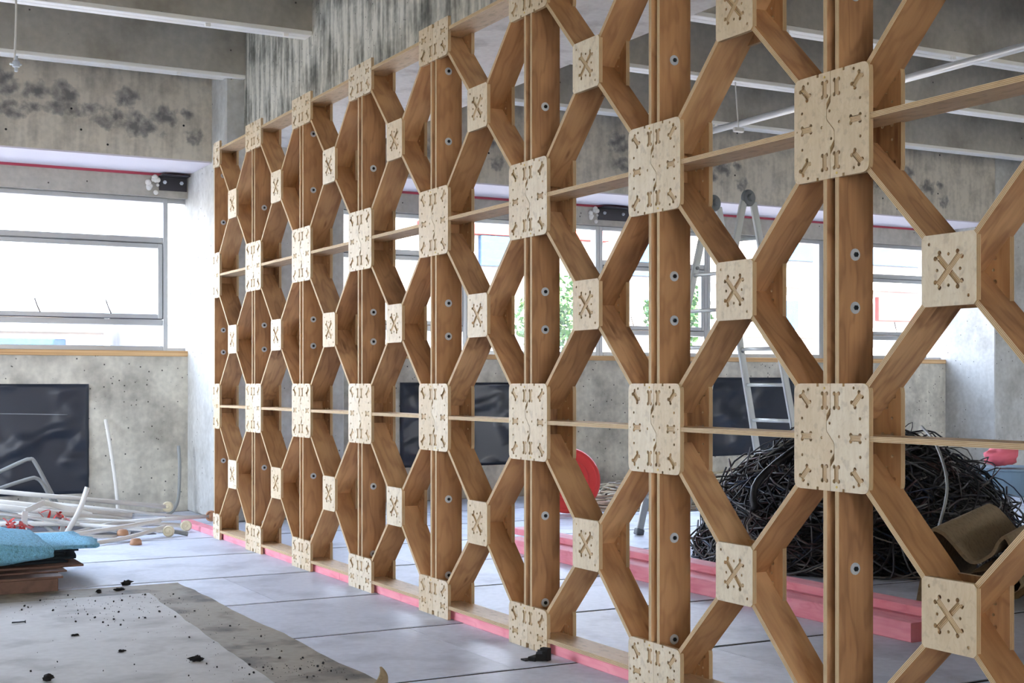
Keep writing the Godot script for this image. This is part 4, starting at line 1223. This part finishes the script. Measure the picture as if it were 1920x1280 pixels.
	# underlay mat folded in a wave, its cut end towards the lattice
	var prof := [Vector2(-0.07, 0.02), Vector2(-0.03, 0.24), Vector2(0.002, 0.41), Vector2(0.06, 0.405), Vector2(0.112, 0.357), Vector2(0.213, 0.252), Vector2(0.314, 0.286), Vector2(0.36, 0.357), Vector2(0.395, 0.38), Vector2(0.424, 0.32), Vector2(0.412, 0.22), Vector2(0.349, 0.13), Vector2(0.214, 0.06), Vector2(0.06, 0.03)]
	var across := Vector3(0.88, 0, 0.475)
	var cur := []
	for p in prof: cur.append(across * p.x + Vector3(0, p.y, 0))
	var path := smooth_path(cur, 5)
	var outer := tool(true); var inner := tool(true); var rim := tool()
	var run := Vector3(0.95, 0.05, -0.5)
	for i in path.size() - 1:
		var d0 := (path[i + 1] - path[maxi(i - 1, 0)]).normalized()
		var d1 := (path[mini(i + 2, path.size() - 1)] - path[i]).normalized()
		var n0 := (Vector3(0, 1, 0) * d0.dot(across) - across * d0.y) * 0.009
		var n1 := (Vector3(0, 1, 0) * d1.dot(across) - across * d1.y) * 0.009
		var a: Vector3 = path[i]; var b: Vector3 = path[i + 1]
		quad(outer, a + n0, b + n1, b + n1 + run, a + n0 + run)
		quad(rim, a - n0, b - n1, b + n1, a + n0)
		quad(inner, a - n0 + run, b - n1 + run, b - n1, a - n0)
	var fm := thing("underlay_mat", "brown underlay mat folded in a wave beside the cable heap", "mat", Vector3(2.36, 0.0, 5.1))
	part(fm, "face", done(outer), M.felt)
	part(fm, "rim", done(rim), M.felt)
	part(fm, "back", done(inner), M.felt)
	var rs := tool(true)
	var mid := across * 0.33 + Vector3(0, 0.125, 0) + Vector3(0.02, 0, -0.03)
	var prev := Vector3.ZERO
	for k in 44:
		var a := k * 0.42
		var q := (across * cos(a) * 1.35 + Vector3(0, sin(a) * 0.62, 0)) * (0.03 + 0.0028 * k) + mid
		if k > 0:
			var out := (q - mid).normalized() * 0.005
			quad(rs, prev, q, q + run * 0.9, prev + run * 0.9)
			quad(rs, prev + out, prev + out + run * 0.9, q + out + run * 0.9, q + out)
			quad(rs, prev, prev + out, q + out, q)
		prev = q
	part(fm, "rolled_core", done(rs), M.felt)
	var offc := tool()
	add_box(offc, Vector3(-0.14, 0, -0.1), Vector3(0.14, 0.012, 0.1), 0.002)
	solo("underlay_offcut", "small brown underlay offcut beside the stacked pink timbers", "offcut", done(offc), M.felt, Vector3(2.25, 0.0, 5.1))
	# tub with cloth by the second column
	solo("storage_tub", "blue-grey plastic tub standing near the second column", "tub", lathe([Vector2(0, 0), Vector2(0.34, 0), Vector2(0.40, 0.26), Vector2(0.42, 0.27), Vector2(0.42, 0.29), Vector2(0, 0.29)], 28), M.tub, Vector3(8.75, 0, 0.0))
	var pc := tool(true)
	var pn := FastNoiseLite.new(); pn.seed = 3; pn.frequency = 2.5
	for i in 10:
		for j in 16:
			var f := func(a: float, t: float) -> Vector3:
				var d := Vector3(sin(a) * cos(t), cos(a), -sin(a) * sin(t))
				return Vector3(0, 0.07, 0) + d * Vector3(0.2, 0.1, 0.16) * (1.0 + 0.5 * pn.get_noise_3dv(d * 1.5))
			quad(pc, f.call(PI * (i + 1) / 10, TAU * j / 16), f.call(PI * (i + 1) / 10, TAU * (j + 1) / 16), f.call(PI * i / 10, TAU * (j + 1) / 16), f.call(PI * i / 10, TAU * j / 16))
	solo("cloth_bundle", "crumpled pink cloth bundle on the blue-grey tub", "cloth", done(pc), M.pinkcloth, Vector3(8.55, 0.345, 0.0))
	# conduit under the ribs, and a hanging wire
	var cp := tool(true)
	add_tube(cp, PackedVector3Array([Vector3(0, 0, -6.5), Vector3(0, 0, 6.5)]), 0.032, 14)
	solo("conduit_pipe", "long pale metal conduit pipe hung under the ceiling ribs", "pipe", done(cp), M.conduit, Vector3(5.23, 3.70, 5.0))
	for z in [0.85, 4.0, 7.25]:
		solo("pipe_hanger", "thin steel hanger strap holding the conduit pipe to a rib", "hanger", box_mesh(Vector3(-0.012, 0.03, -0.008), Vector3(0.012, 0.10, 0.008), 0.002), M.zinc, Vector3(5.23, 3.70, z), "conduit pipe hangers")
	var hw := thing("hanging_cable", "thin hanging wire with a small fitting below the ribs by the ladder", "cable", Vector3(4.39, 3.40, 0.86))
	part(hw, "cable", tube_mesh([Vector3(0, 0, 0), Vector3(-0.015, 0.15, 0), Vector3(-0.035, 0.40, 0)], 0.006, 6), M.white_metal)
	part(hw, "fitting", box_mesh(Vector3(-0.05, -0.03, -0.02), Vector3(0.05, 0.01, 0.02), 0.006), M.white_metal)
